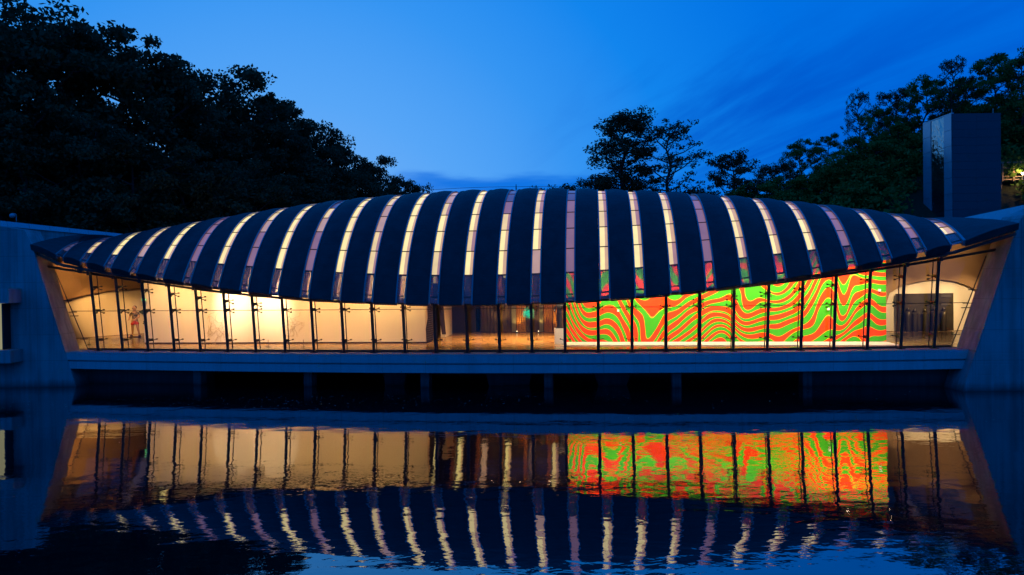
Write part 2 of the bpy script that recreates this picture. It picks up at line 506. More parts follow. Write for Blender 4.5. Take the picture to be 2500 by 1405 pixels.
class MB:
    def __init__(s):
        s.v = []; s.f = []; s.uv = []

    def add(s, vs, fs):
        b = len(s.v)
        s.v += [tuple(q) for q in vs]
        s.f += [tuple(b + i for i in q) for q in fs]
        return s

    def box(s, c, size, ax=None):
        """box by centre, full size and optional (x, y, z) unit axes"""
        ax = ax or (Vector((1, 0, 0)), Vector((0, 1, 0)), Vector((0, 0, 1)))
        c = Vector(c); h = [ax[i] * (size[i] / 2) for i in range(3)]
        vs = [c + h[0] * a + h[1] * b + h[2] * d for d in (-1, 1) for b in (-1, 1) for a in (-1, 1)]
        return s.add(vs, [(0, 2, 3, 1), (4, 5, 7, 6), (0, 1, 5, 4), (2, 6, 7, 3), (0, 4, 6, 2), (1, 3, 7, 5)])

    def tube(s, p0, p1, r0, r1=None, n=8, cap=True):
        r1 = r0 if r1 is None else r1
        p0, p1 = Vector(p0), Vector(p1)
        d = (p1 - p0).normalized()
        a = d.cross(Vector((0, 0, 1)) if abs(d.z) < 0.95 else Vector((1, 0, 0))).normalized(); b = d.cross(a)
        vs = []
        for p, r in ((p0, r0), (p1, r1)):
            for i in range(n):
                th = 2 * math.pi * i / n
                vs.append(p + a * (r * math.cos(th)) + b * (r * math.sin(th)))
        fs = [(i, (i + 1) % n, n + (i + 1) % n, n + i) for i in range(n)]
        if cap:
            fs += [tuple(range(n - 1, -1, -1)), tuple(range(n, 2 * n))]
        return s.add(vs, fs)

    def path(s, pts, r, n=8):
        for a, b in zip(pts[:-1], pts[1:]):
            s.tube(a, b, r, r, n)
        return s

    def prism(s, poly, off):
        """closed solid: polygon swept by the vector off"""
        n = len(poly); off = Vector(off)
        vs = [Vector(p) for p in poly] + [Vector(p) + off for p in poly]
        fs = [tuple(range(n)), tuple(range(2 * n - 1, n - 1, -1))]
        fs += [(i, n + i, n + (i + 1) % n, (i + 1) % n) for i in range(n)]
        return s.add(vs, fs)

    def sweep(s, sections):
        """solid through a list of equal-length closed sections"""
        n = len(sections[0]); vs = [q for sec in sections for q in sec]; fs = []
        for j in range(len(sections) - 1):
            for i in range(n):
                a, b = j * n + i, j * n + (i + 1) % n
                fs.append((a, b, b + n, a + n))
        fs += [tuple(range(n - 1, -1, -1)), tuple((len(sections) - 1) * n + i for i in range(n))]
        return s.add(vs, fs)

    def sphere(s, c, r, n=12, m=8, sc=(1, 1, 1)):
        c = Vector(c); vs = [c + Vector((0, 0, r * sc[2]))]
        for j in range(1, m):
            ph = math.pi * j / m
            for i in range(n):
                th = 2 * math.pi * i / n
                vs.append(c + Vector((r * sc[0] * math.sin(ph) * math.cos(th), r * sc[1] * math.sin(ph) * math.sin(th), r * sc[2] * math.cos(ph))))
        vs.append(c - Vector((0, 0, r * sc[2])))
        fs = [(0, 1 + i, 1 + (i + 1) % n) for i in range(n)]
        for j in range(m - 2):
            for i in range(n):
                a, b = 1 + j * n + i, 1 + j * n + (i + 1) % n
                fs.append((a, a + n, b + n, b))
        l = len(vs) - 1; k = 1 + (m - 2) * n
        fs += [(k + i, l, k + (i + 1) % n) for i in range(n)]
        return s.add(vs, fs)

    def lathe(s, c, prof, n=16):
        c = Vector(c); vs = []
        for r, z in prof:
            for i in range(n):
                th = 2 * math.pi * i / n
                vs.append(c + Vector((r * math.cos(th), r * math.sin(th), z)))
        fs = []
        for j in range(len(prof) - 1):
            for i in range(n):
                a, b = j * n + i, j * n + (i + 1) % n
                fs.append((a, b, b + n, a + n))
        fs += [tuple(range(n - 1, -1, -1)), tuple((len(prof) - 1) * n + i for i in range(n))]
        return s.add(vs, fs)

    def build(s, name, mat, parent=None, smooth=False, origin=None, uv=None):
        v = np.array(s.v, dtype=float)
        c = Vector(origin) if origin is not None else Vector((v.min(0) + v.max(0)) / 2)
        me = bpy.data.meshes.new(name)
        me.from_pydata([tuple(q) for q in (v - np.array(c))], [], s.f)
        me.materials.append(M[mat])
        if uv is not None:
            lay = me.uv_layers.new(name='UVMap')
            vi = np.zeros(len(me.loops), dtype=np.int32); me.loops.foreach_get('vertex_index', vi)
            lay.data.foreach_set('uv', np.array(uv, dtype=np.float32)[vi].ravel())
        if smooth:
            me.polygons.foreach_set('use_smooth', [True] * len(me.polygons))
            if hasattr(me, 'set_sharp_from_angle'):
                me.set_sharp_from_angle(angle=math.radians(40))
        return put(name, me, c, parent)


def put(name, me, c, parent=None):
    o = bpy.data.objects.new(name, me)
    col.objects.link(o)
    WL[o] = Vector(c)
    if parent is not None:
        o.parent = parent
        o.location = Vector(c) - WL[parent]
    else:
        o.location = c
    return o


def fix_normals(o):
    import bmesh
    bm = bmesh.new(); bm.from_mesh(o.data)
    bmesh.ops.recalc_face_normals(bm, faces=bm.faces); bm.to_mesh(o.data); bm.free()
    return o


# ------------------------------------------------------------------ facade curve in plan
ZF = 2.18                                        # gallery floor above the pond
bx = np.array([200, 245, 360, 490, 700, 910, 1064, 1380, 1550, 1708, 1873, 2117, 2280, 2336.])
by = np.array([855.2, 856.5, 858, 859, 860.5, 861, 861, 860, 859.6, 858.5, 856.5, 853.6, 850.6, 848.8])
pf = np.polyfit((bx - 1250) / 1000, by, 3)


def base_y(px):
    return float(np.polyval(pf, (px - 1250) / 1000))


bp3 = [at_z(x, base_y(x), ZF) for x in np.linspace(150, 2380, 60)]
cf = np.polyfit([p.x for p in bp3], [p.y for p in bp3], 4)
dcf = np.polyder(cf)


def facY(x):
    return float(np.polyval(cf, x))


def facN(x):                                     # outward normal in plan, towards the pond
    s = float(np.polyval(dcf, x))
    return Vector((s, -1, 0)).normalized()


def facP(x, out=0.0, z=ZF):
    p = Vector((x, facY(x), z))
    return p + facN(x) * out


XL = at_z(200, base_y(200), ZF).x
XR = at_z(2336, base_y(2336), ZF).x

# ------------------------------------------------------------------ roof surface
eave_px = [(147, 630), (205, 642), (263, 656), (324, 668), (391, 680), (456, 690), (525, 702), (597, 712), (672, 720), (746, 728),
           (820, 733), (901, 737), (979, 740), (1059, 742), (1142, 743), (1224, 742), (1307, 740), (1390, 736), (1477, 731), (1565, 724),
           (1649, 716), (1734, 706), (1821, 695), (1909, 682), (1995, 668), (2080, 653), (2161, 637), (2251, 618), (2333, 599)]
top_px = [(205, 597), (268, 590), (358, 574), (428, 562), (504, 548), (580, 534), (646, 524), (715, 514), (785, 505), (852, 497),
          (923, 490), (988, 485), (1059, 480), (1125, 477), (1193, 474), (1263, 472), (1333, 471), (1400, 471), (1471, 472), (1543, 474),
          (1611, 477), (1684, 481), (1757, 486), (1832, 493), (1914, 501), (1992, 509), (2072, 518), (2162, 530), (2253, 541)]
NS = len(eave_px)
EO = 1.75                                        # eave beyond the foot of the facade
us = np.arange(1, NS + 1.0)
ev, rg, wv_ = [], [], []
for i in range(NS):
    p = at_y(*eave_px[i], 43)
    for _ in range(6):
        yy = facY(p.x) - EO
        p = at_y(*eave_px[i], yy)
    w = 8.8
    q = at_y(*top_px[i], p.y + 0.93 * w)
    ev.append((p.x, p.y, p.z)); rg.append((q.x, p.y + w, q.z + 0.12))
ev, rg = np.array(ev), np.array(rg)
nu = (us - 15) / 14
ev_f = [np.polyfit(nu, ev[:, k], 5) for k in range(3)]
rg_f = [np.polyfit(nu, rg[:, k], 5) for k in range(3)]
L0e, L0r = at_y(76, 600, 46.6), at_y(262, 578, 55.6)
R0e, R0r = at_y(2486, 549, 39.6), at_y(2330, 543, 47.6)


def ER(u):
    uu = min(max(u, 1.0), float(NS))
    n = (uu - 15) / 14
    e = Vector([float(np.polyval(c_, n)) for c_ in ev_f]); r = Vector([float(np.polyval(c_, n)) for c_ in rg_f])
    if u < 1:
        e = e.lerp(L0e, 1 - u); r = r.lerp(L0r, 1 - u)
    if u > NS:
        e = e.lerp(R0e, u - NS); r = r.lerp(R0r, u - NS)
    return e, r


def arch(u):
    e, r = ER(u)
    h = Vector((r.x - e.x, r.y - e.y, 0)); w = h.length; h.normalize()
    rise = max(r.z - e.z, 0.3)
    R = (w * w + rise * rise) / (2 * rise)
    zc = rise - R
    b0 = math.asin(max(-1, min(1, -zc / R)))
    return e, h, w, R, zc, b0


def SP(u, s, off=0.0):
    """point on the roof at rib u, arc length s from the front eave, offset outwards"""
    e, h, w, R, zc, b0 = arch(u)
    b = b0 + s / R
    return Vector((e.x, e.y, e.z)) + h * (w - (R + off) * math.cos(b)) + Vector((0, 0, zc + (R + off) * math.sin(b)))


def arclen(u):
    e, h, w, R, zc, b0 = arch(u)
    return R * (math.pi - 2 * b0)


# ------------------------------------------------------------------ terrain and pond
def ss(a, b, x):
    k = min(1, max(0, (x - a) / (b - a)))
    return k * k * (3 - 2 * k)


def ground_z(x, y):
    back = ss(60, 90, y)
    left = max(0.0, -x - 9) * 0.36
    right = max(0.0, x - 8) * 0.36
    h = min(left + right, 20) * back
    far = ss(95, 260, y) * 5
    bank = ss(31, 40, abs(x + 1)) * 1.6 + ss(59.5, 62.5, y) * 1.7      # shore behind and beside the building
    if y < 45:
        bank = ss(52, 75, abs(x)) * 5 + ss(-60, -90, y) * 5
    wob = 0.5 * math.sin(x * 0.21 + y * 0.13) * min(1, bank)
    return -1.6 + bank * 1.6 + h + far + wob


gx = np.concatenate([np.linspace(-900, -130, 10), np.linspace(-120, 120, 81), np.linspace(130, 900, 10)])
gy = np.concatenate([np.linspace(-700, -110, 8), np.linspace(-100, 160, 88), np.linspace(180, 1500, 12)])
g = MB()
g.v = [(x, y, ground_z(x, y)) for y in gy for x in gx]
nx = len(gx)
g.f = [(j * nx + i, j * nx + i + 1, (j + 1) * nx + i + 1, (j + 1) * nx + i) for j in range(len(gy) - 1) for i in range(nx - 1)]
o = g.build('ground', 'ground', smooth=True, origin=(0, 0, 0)); o['kind'] = 'structure'
g = MB(); g.add([(-90, -110, 0), (90, -110, 0), (90, 72, 0), (-90, 72, 0)], [(0, 1, 2, 3)])
o = g.build('pond_water', 'water', origin=(0, 0, 0)); o['kind'] = 'structure'

# ------------------------------------------------------------------ the bridge pavilion
pav = thing('bridge_pavilion', (0, 47, 0), 'long low bridge pavilion over the pond with dark arched roof and glowing skylight strips', 'building')

# roof: edge tube as the part, segments, frames and panels as its sub-parts
roof = None
for back in (0, 1):
    secs = []
    for u in np.linspace(0.0, NS + 1.0, 62):
        s = arclen(u) - 0.25 if back else 0.25
        p = SP(u, s, -0.52)
        secs.append([p + Vector((0, 0.09 * math.cos(k * math.pi / 4), 0.09 * math.sin(k * math.pi / 4))) for k in range(8)])
    o = MB().sweep(secs).build('edge_tube' if back else 'roof', 'roof_trim', roof if back else pav, True)
    roof = roof or o
HW = 0.160                                       # half width of a skylight strip in rib units
THK = 0.34
for k in range(0, NS + 1):
    ua = k + HW if k > 0 else 0.0
    ub = k + 1 - HW if k < NS else NS + 1.0
    nc, nr = 5, 40
    mb = MB(); uv = []
    for layer in (0, 1):
        for r in range(nr + 1):
            for c_ in range(nc):
                f = c_ / (nc - 1); u = ua + (ub - ua) * f
                L = arclen(u)
                s = -0.08 + (L + 0.16) * r / nr
                camber = 0.10 * (1 - (2 * f - 1) ** 2)
                off = (0.09 + camber) if layer == 0 else (0.09 - THK)
                mb.v.append(tuple(SP(u, s, off))); uv.append((f, s))
    n1 = (nr + 1) * nc
    idx = lambda l, r, c_: l * n1 + r * nc + c_
    for r in range(nr):
        for c_ in range(nc - 1):
            mb.f.append((idx(0, r, c_), idx(0, r, c_ + 1), idx(0, r + 1, c_ + 1), idx(0, r + 1, c_)))
            mb.f.append((idx(1, r, c_), idx(1, r + 1, c_), idx(1, r + 1, c_ + 1), idx(1, r, c_ + 1)))
        mb.f.append((idx(0, r, 0), idx(0, r + 1, 0), idx(1, r + 1, 0), idx(1, r, 0)))
        mb.f.append((idx(0, r, nc - 1), idx(1, r, nc - 1), idx(1, r + 1, nc - 1), idx(0, r + 1, nc - 1)))
    for c_ in range(nc - 1):
        mb.f.append((idx(0, 0, c_), idx(1, 0, c_), idx(1, 0, c_ + 1), idx(0, 0, c_ + 1)))
        mb.f.append((idx(0, nr, c_), idx(0, nr, c_ + 1), idx(1, nr, c_ + 1), idx(1, nr, c_)))
    mb.build('roof_segment', 'roof_metal', roof, True, uv=uv)

# which strips glow fully and which stay dim, low to high along the strip
B, W_, S_, Q, D = 'panel_bright', 'panel_warm', 'panel_soft', 'panel_mauve', 'panel_faint'
glowrow = {1: [D, D, D], 2: [W_, W_, D], 3: [B, B, B], 4: [S_, W_, W_], 5: [B, B, B], 6: [Q, Q, Q, Q, Q], 7: [B, B, B, B, B], 8: [Q, Q, S_, W_, W_],
           9: [B, B, B, B, B], 10: [Q, Q, S_, W_, D], 11: [B] * 6, 12: [W_, W_, S_, S_, W_], 13: [B] * 6, 14: [W_, B, B, W_, S_], 15: [B, W_, B, B, B],
           16: [B, B, W_, Q, D, D], 17: [S_, B, B, W_, W_], 18: [Q, Q, Q, Q, D, D], 19: [B, B, W_, W_, W_], 20: [B, B, W_, W_, W_], 21: [W_, B, B, W_, W_],
           22: [Q, Q, Q, Q, D, D], 23: [W_, B, B, W_, W_], 24: [B, W_, W_, W_], 25: [B, B, W_, W_], 26: [Q, Q, Q, D, D], 27: [B, B, W_, D],
           28: [Q, S_, S_, D], 29: [B, W_, D]}


def strip_quad(mb, u0, u1, s0, s1, off, thick, n=4):
    """a curved thin slab between two rib positions and two arc lengths"""
    secs = []
    for j in range(n + 1):
        s = s0 + (s1 - s0) * j / n
        secs.append([SP(u0, s, off), SP(u1, s, off), SP(u1, s, off - thick), SP(u0, s, off - thick)])
    mb.sweep(secs)
    return mb


for i in range(1, NS + 1):
    L = arclen(float(i))
    half = L / 2
    clear = min(1.62, half * 0.3)
    pl = 1.50 if half > 9 else 1.32
    a, b = i - HW + 0.045, i + HW - 0.045
    # kerbs down both sides of the strip
    for ka, kb in ((i - HW + 0.003, i - HW + 0.044), (i + HW - 0.044, i + HW - 0.003)):
        strip_quad(MB(), ka, kb, -0.04, L + 0.04, 0.13, 0.30, 30).build('skylight_kerb', 'curb_metal', roof, True)
    # clear glass at the foot, with a transom
    for s0, s1 in ((0.02, clear * 0.22), (clear * 0.22 + 0.03, clear)):
        strip_quad(MB(), a, b, s0, s1, 0.03, 0.02).build('clear_pane', 'frit_glass', roof)
    s = clear; j = 0
    row = glowrow[i]
    bars = [clear, clear * 0.22 + 0.015]
    while s < L - clear - 0.3:
        e_ = s + pl if s < half + 0.2 else L - 0.05
        k = j if s < half else max(0, int((L - clear - s - 0.01) / pl))
        matn = row[min(k, len(row) - 1)]
        t0, t1 = s + 0.035, e_ - 0.02
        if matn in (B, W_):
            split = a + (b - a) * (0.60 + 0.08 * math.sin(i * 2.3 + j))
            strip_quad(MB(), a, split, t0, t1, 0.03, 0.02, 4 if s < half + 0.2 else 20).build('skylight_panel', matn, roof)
            strip_quad(MB(), split, b, t0, t1, 0.03, 0.02, 4 if s < half + 0.2 else 20).build('skylight_rib_shade', 'rib_shade_warm' if matn == B else 'rib_shade_soft', roof)  # flush with the bright part; only dimmer, as painted rib shade
        else:
            strip_quad(MB(), a, b, t0, t1, 0.03, 0.02, 4 if s < half + 0.2 else 20).build('skylight_panel', matn, roof)
        bars.append(e_)
        s = e_; j += 1
    for q in bars:
        strip_quad(MB(), a, b, q - 0.02, q + 0.03, 0.055, 0.10, 1).build('glazing_bar', 'steel_dark', roof)

rdp = SP(16.0, arclen(16.0) / 2 - 0.6, 0.1)
mb = MB().tube(rdp, rdp + Vector((0, 0, 0.36)), 0.05, 0.02, 6)
mb.build('lightning_rod', 'steel_dark', roof)
wpts = [SP(u, arclen(u) / 2 - 0.6, 0.30 + 0.02 * math.sin(u)) for u in np.linspace(13.0, 17.5, 10)]
MB().path(wpts, 0.012, 5).build('lightning_wire', 'steel_dark', roof)
# timber ribs under the roof, one below each strip
ribs = []
for i in range(1, NS + 1):
    L = arclen(float(i)); mb = MB(); secs = []
    for j in range(25):
        s = 0.35 + (L - 0.7) * j / 24
        secs.append([SP(i - 0.30, s, -0.28), SP(i - 0.16, s, -0.28), SP(i - 0.16, s, -0.72), SP(i - 0.30, s, -0.72)])
    mb.sweep(secs)
    mb.build('roof_rib', 'timber', roof)

# deck slab: profile swept along the facade
slab = MB(); secs = []
for x in np.linspace(XL - 0.6, XR + 0.5, 60):
    n = facN(x)
    prof = [(0.78, ZF - 0.05), (0.78, 1.66), (0.60, 1.64), (0.60, 1.58), (0.74, 1.56), (0.74, 1.12), (0.3, 1.10), (-17.5, 1.10), (-17.5, ZF - 0.05)]
    p = Vector((x, facY(x), 0))
    secs.append([p + n * a_ + Vector((0, 0, z_)) for a_, z_ in prof])
slab.sweep(secs)
fix_normals(slab.build('deck_slab', 'slab_concrete', pav))
fl = MB(); secs = []
for x in np.linspace(XL - 0.6, XR + 0.5, 60):
    n = facN(x); p = Vector((x, facY(x), 0))
    secs.append([p + n * (-0.48) + Vector((0, 0, ZF - 0.046)), p + n * (-0.48) + Vector((0, 0, ZF)), p + n * (-17.3) + Vector((0, 0, ZF)), p + n * (-17.3) + Vector((0, 0, ZF - 0.046))])
fl.sweep(secs)
fix_normals(fl.build('gallery_floor', 'gallery_floor', pav))
lg = MB(); secs = []
for x in np.linspace(XL - 0.3, XR + 0.2, 60):
    n = facN(x); p = Vector((x, facY(x), 0))
    secs.append([p + n * a_ + Vector((0, 0, z_)) for a_, z_ in ((0.76, ZF - 0.046), (0.76, ZF - 0.02), (-0.44, ZF - 0.02), (-0.44, ZF - 0.046))])
lg.sweep(secs)
fix_normals(lg.build('ledge', 'ledge', pav))
for px in (490, 758, 1041, 1340, 1650, 1966):
    p = at_z(px, 945, 0)
    y = facY(p.x) + 1.7
    x = p.x * y / p.y
    n = facN(x); tx = Vector((-n.y, n.x, 0))
    MB().box((x, y, 0.05), (0.5, 0.7, 2.10), (tx, n, Vector((0, 0, 1)))).build('support_column', 'concrete', pav)

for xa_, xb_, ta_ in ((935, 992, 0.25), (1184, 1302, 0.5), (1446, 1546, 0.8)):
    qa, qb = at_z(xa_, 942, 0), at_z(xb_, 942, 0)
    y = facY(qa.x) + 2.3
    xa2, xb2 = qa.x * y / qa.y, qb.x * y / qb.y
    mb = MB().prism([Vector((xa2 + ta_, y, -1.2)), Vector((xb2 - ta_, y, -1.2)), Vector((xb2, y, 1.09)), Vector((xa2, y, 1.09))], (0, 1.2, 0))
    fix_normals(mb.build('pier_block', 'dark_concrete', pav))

# facade
MULL = [240, 300, 362.5, 426, 490, 557, 625, 697, 767, 840, 913, 989, 1064, 1141, 1220, 1299, 1380, 1461, 1543, 1626, 1708, 1790, 1873, 1955, 2035, 2117, 2199, 2280]
pipe_x = [100, 130, 341, 500, 620, 760, 880, 1000, 1150, 1300, 1380, 1460, 1543, 1707, 1873, 2048, 2212, 2300, 2427, 2460]
pipe_y = [648, 654, 686.6, 709, 722, 734, 739, 741, 741.5, 739, 737, 733.5, 728, 711.5, 694, 672, 648, 633, 611, 604]
LEAN = 0.105
facade = MB()
pp = []
for px in np.linspace(112, 2440, 64):
    py = float(np.interp(px, pipe_x, pipe_y))
    q = at_y(px, py, 42)
    for _ in range(6):
        xx = min(max(q.x, XL - 2.5), XR + 2.5)
        q = at_y(px, py, facY(xx) - LEAN * 3.6 + 0.1)
    pp.append(q)
facade.sweep([[q + Vector((0, 0.075 * math.cos(k * math.pi / 5), 0.075 * math.sin(k * math.pi / 5))) for k in range(10)] for q in pp])
facade = facade.build('facade_frame', 'steel_dark', pav, True)
secs = []
for x in np.linspace(XL, XR, 60):
    n = facN(x); p = Vector((x, facY(x), ZF)) - n * 0.5
    secs.append([p + n * a_ + Vector((0, 0, z_)) for a_, z_ in ((0.05, 0.001), (0.05, 0.10), (-0.05, 0.10), (-0.05, 0.001))])
fix_normals(MB().sweep(secs).build('sill_rail', 'steel_dark', facade))
pipe_u = np.array([q.x for q in pp]); pipe_z = np.array([q.z for q in pp])


def pipez(x):
    return float(np.interp(x, pipe_u, pipe_z))


def glassP(x, z, inset=0.5):
    """point of the leaning glass plane above plan position x"""
    n = facN(x)
    h = z - ZF
    return Vector((x, facY(x), z)) + n * (LEAN * h - inset)


ZJ = 4.62                                         # glass joint above head height
mx = []
for px in MULL:
    b = at_z(px, base_y(px), ZF)
    mx.append(b.x)
for x in mx:
    n = facN(x); tx = Vector((-n.y, n.x, 0))
    zt = pipez(x)
    foot = Vector((x, facY(x), ZF - 0.02)); top = foot + n * (LEAN * (zt - ZF)) + Vector((0, 0, zt - ZF))
    post = MB().tube(foot, top, 0.085, 0.085, 12)
    post.box(foot + Vector((0, 0, 0.02)), (0.34, 0.34, 0.04), (tx, n, Vector((0, 0, 1))))
    post.box(top + n * 0.08 + Vector((0, 0, 0.12)), (0.16, 0.30, 0.34), (tx, n, Vector((0, 0, 1))))
    post = post.build('post', 'steel_dark', facade, True)
    # rod at the glass joint with clamps and four-armed fittings
    g0, g1 = glassP(x, ZF + 0.05), glassP(x, zt + 0.1)
    MB().tube(g0, g1, 0.030, 0.030, 6).build('glass_rod', 'steel_dark', facade, True)
    hts = [ZF + 0.62, ZJ]
    if zt - 0.45 > ZJ + 0.35:
        hts.append(min(zt - 0.55, ZJ + 1.45))
    elif zt - 0.4 < ZJ:
        hts = [ZF + 0.62, zt - 0.32]
    for z in hts:
        mb = MB()
        gp = glassP(x, z, 0.46); fp = foot + n * (LEAN * (z - ZF)) + Vector((0, 0, z - ZF))
        mb.box((gp + fp) / 2 + Vector((0, 0, 0.05)), (0.10, 0.46, 0.16), (tx, n, Vector((0, 0, 1))))
        for sx_ in (-1, 1):
            for sz_ in ((-1, 1) if z > ZF + 1 else (1,)):
                tip = gp + tx * (0.27 * sx_) + Vector((0, 0, 0.10 * sz_ - 0.02)) + n * 0.03
                mb.tube(gp + n * 0.08, tip, 0.026, 0.022, 6)
                mb.tube(tip, tip - n * 0.10, 0.045, 0.045, 8)
        mb.build('glass_fitting', 'steel_dark', facade, True)
ex = [XL - 0.05] + mx + [XR + 0.05]
for a_, b_ in zip(ex[:-1], ex[1:]):
    a2, b2 = a_ + 0.015, b_ - 0.015
    for z0, z1a, z1b in ((ZF + 0.10, min(ZJ - 0.012, pipez(a_) + 0.2), min(ZJ - 0.012, pipez(b_) + 0.2)), (ZJ + 0.012, pipez(a_) + 0.25, pipez(b_) + 0.25)):
        if z1a - z0 < 0.15 and z1b - z0 < 0.15:
            continue
        q = [glassP(a2, z0), glassP(b2, z0), glassP(b2, max(z1b, z0 + 0.02)), glassP(a2, max(z1a, z0 + 0.02))]
        if a_ == ex[0]:                           # the end panes follow the sloping abutments
            q[0] = glassP(a_ + 0.05, z0); q[3] = glassP(a_ - 0.36 * (z1a - ZF), z1a)
            if z0 > ZJ: q[0] = glassP(a_ - 0.36 * (z0 - ZF), z0)
        if b_ == ex[-1]:
            q[1] = glassP(b_ - 0.05, z0); q[2] = glassP(b_ + 0.33 * (z1b - ZF), z1b)
            if z0 > ZJ: q[1] = glassP(b_ + 0.33 * (z0 - ZF), z0)
        mb = MB(); nn = facN((a_ + b_) / 2)
        mb.prism(q, -nn * 0.02)
        mb.build('glass_pane', 'glass', facade)
    if pipez((a_ + b_) / 2) > ZJ + 0.15:
        lo, hi = a_, b_
        if a_ == ex[0]: lo = a_ - 0.36 * (ZJ - ZF)
        if b_ == ex[-1]: hi = b_ + 0.33 * (ZJ - ZF)
        MB().tube(glassP(lo, ZJ), glassP(hi, ZJ), 0.020, 0.020, 6).build('glass_joint', 'steel_dark', facade)
# end rods along the abutments
for x0, k_ in ((XL - 0.02, -0.36), (XR + 0.02, 0.33)):
    pa = glassP(x0, ZF + 0.06); pb = glassP(x0 + k_ * (pipez(x0) - ZF), pipez(x0))
    mb = MB().tube(pa, pb, 0.03, 0.03, 6)
    for f_ in (0.12, 0.42, 0.47, 0.62):
        c_ = pa.lerp(pb, f_); mb.tube(c_ - Vector((0.26, 0, -0.03)), c_ + Vector((0.26, 0, 0.03)), 0.028, 0.028, 6)
    mb.build('glass_rod', 'steel_dark', facade)

# rear facade: posts, sill and glass on the far side of the gallery
rear = MB()
rp = [facP(x, -15.6, ZF + 0.04) for x in np.linspace(XL, XR, 40)]
rear.path(rp, 0.07, 6)
rp2 = [facP(x, -15.6, 5.15) for x in np.linspace(XL, XR, 40)]
rear.path(rp2, 0.05, 6)
rear = rear.build('rear_facade', 'steel_dark', pav, True)
rxs = np.linspace(XL + 1, XR - 1, 24)
for x in rxs:
    MB().tube(facP(x, -15.6, ZF), facP(x, -15.9, 6.4 + 0.9 * abs(x / 25) ** 2), 0.07, 0.07, 8).build('rear_post', 'steel_dark', rear, True)
for a_, b_ in zip(rxs[:-1], rxs[1:]):
    q = [facP(a_ + 0.01, -15.75, ZF + 0.1), facP(b_ - 0.01, -15.75, ZF + 0.1), facP(b_ - 0.01, -16.0, 6.2), facP(a_ + 0.01, -16.0, 6.2)]
    MB().prism(q, (0, 0.02, 0)).build('rear_pane', 'glass', rear)
for xa_, xb_ in ((1103, 1146), (1147, 1200), (1201, 1262), (1263, 1340), (1341, 1384)):  # olive sheet added to cover the blue gaps at the rear glass
    mb = MB(); qa, qb = at_y(xa_, 780, 58.0).x, at_y(xb_, 780, 58.0).x; nseg = 16; fr_ = []
    for j in range(nseg + 1):
        fr_.append(facP(qa + (qb - qa) * j / nseg, -15.42 + 0.05 * math.sin(j * 1.9), ZF + 0.05))
    for j in range(nseg):
        mb.add([fr_[j], fr_[j + 1], fr_[j + 1] + Vector((0, 0, 4.1)), fr_[j] + Vector((0, 0, 4.1))], [(0, 1, 2, 3)])
    mb.build('curtain', 'olive_backing', pav, True)
# hangings in front of the rear glass: gold and pale bands with dark gaps
for pa, pb, mt in ((1188, 1199, 'curtain_pale'), (1201, 1226, 'curtain_gold'), (1262, 1272, 'curtain_pale'), (1274, 1296, 'curtain_gold'), (1298, 1330, 'curtain_gold'), (1340, 1352, 'curtain_pale')):
    xa, xb = at_y(pa, 780, 58.0).x, at_y(pb, 780, 58.0).x
    mb = MB(); nseg = 14; front = []
    for j in range(nseg + 1):
        x = xa + (xb - xa) * j / nseg
        front.append(facP(x, -15.15 + 0.07 * math.sin(j * 2.1), ZF + 0.04))
    for j in range(nseg):
        mb.add([front[j], front[j + 1], front[j + 1] + Vector((0, 0, 4.2)), front[j] + Vector((0, 0, 4.2))], [(0, 1, 2, 3)])
    mb.build('curtain', mt, pav, True)


def on_wall(px, py, a_, b_, off):
    d = ray(px, py); o_ = Vector((0, 0, CAMZ)); w = b_ - a_; n = Vector((w.y, -w.x, 0)).normalized()
    t_ = (a_ - o_).dot(n) / d.dot(n)
    return o_ + d * t_ + n * off


# interior walls ------------------------------------------------------
def wall_box(pa, pb, z0, z1, thick, name, mat, parent):
    a_, b_ = Vector((pa[0], pa[1], 0)), Vector((pb[0], pb[1], 0))
    d = (b_ - a_); L = d.length; d.normalize(); n = Vector((-d.y, d.x, 0))       # n points away from the camera
    return MB().box((a_ + b_) / 2 + n * (thick / 2) + Vector((0, 0, (z0 + z1) / 2)), (L, thick, z1 - z0), (d, n, Vector((0, 0, 1)))).build(name, mat, parent)


def floor_pt(px, py):
    return at_z(px, py, ZF)


wl0, wl1 = floor_pt(353, 840.3), floor_pt(1040, 838.8)
n_ = 6
prev = None
partition = None
for j in range(n_):
    f0, f1 = j / n_, (j + 1) / n_
    a_, b_ = wl0.lerp(wl1, f0), wl0.lerp(wl1, f1)
    w = wall_box(a_, b_, ZF + 0.10, 8.0 + 0.5 * math.sin(math.pi * (f0 + f1) / 2), 0.5, 'partition_wall' if j == 0 else 'wall_panel', 'wall_white', pav if j == 0 else partition)
    if j == 0:
        partition = w
wall_box(wl0 + Vector((0.03, 0.05, 0)), wl1 + Vector((-0.03, 0.05, 0)), ZF + 0.002, ZF + 0.10, 0.4, 'plinth_recess', 'panel_dark', partition)
# dark end wall with printed introduction, running back from the partition
e0 = wl1 + Vector((0.06, 0.0, 0)); e1 = floor_pt(1062, 833)
mb = MB()
d_ = (e1 - e0); d_.z = 0
mb.prism([e0 + Vector((0, 0, 0.1)), e1 + Vector((0, 0, 0.1)), e1 + Vector((-0.25, 0, 4.6)), e0 + Vector((-0.33, 0, 4.6))], (-0.03, 0.15, 0))
fix_normals(mb.build('text_panel', 'text_panel', pav))
a_ = floor_pt(1088, 824); b_ = floor_pt(1104, 816.5)
wall_box((a_.x - 0.05, a_.y), (b_.x, b_.y), ZF + 0.004, 6.4, 0.3, 'side_wall', 'wall_white', pav)
c_ = floor_pt(1081, 826)
mb = MB().prism([Vector((c_.x - 0.45, c_.y, ZF + 3.2)), Vector((c_.x + 0.0, c_.y, ZF + 3.2)), Vector((c_.x + 0.22, c_.y, ZF + 0.25)), Vector((c_.x - 0.05, c_.y, ZF + 0.25))], (0, 0.12, 0))
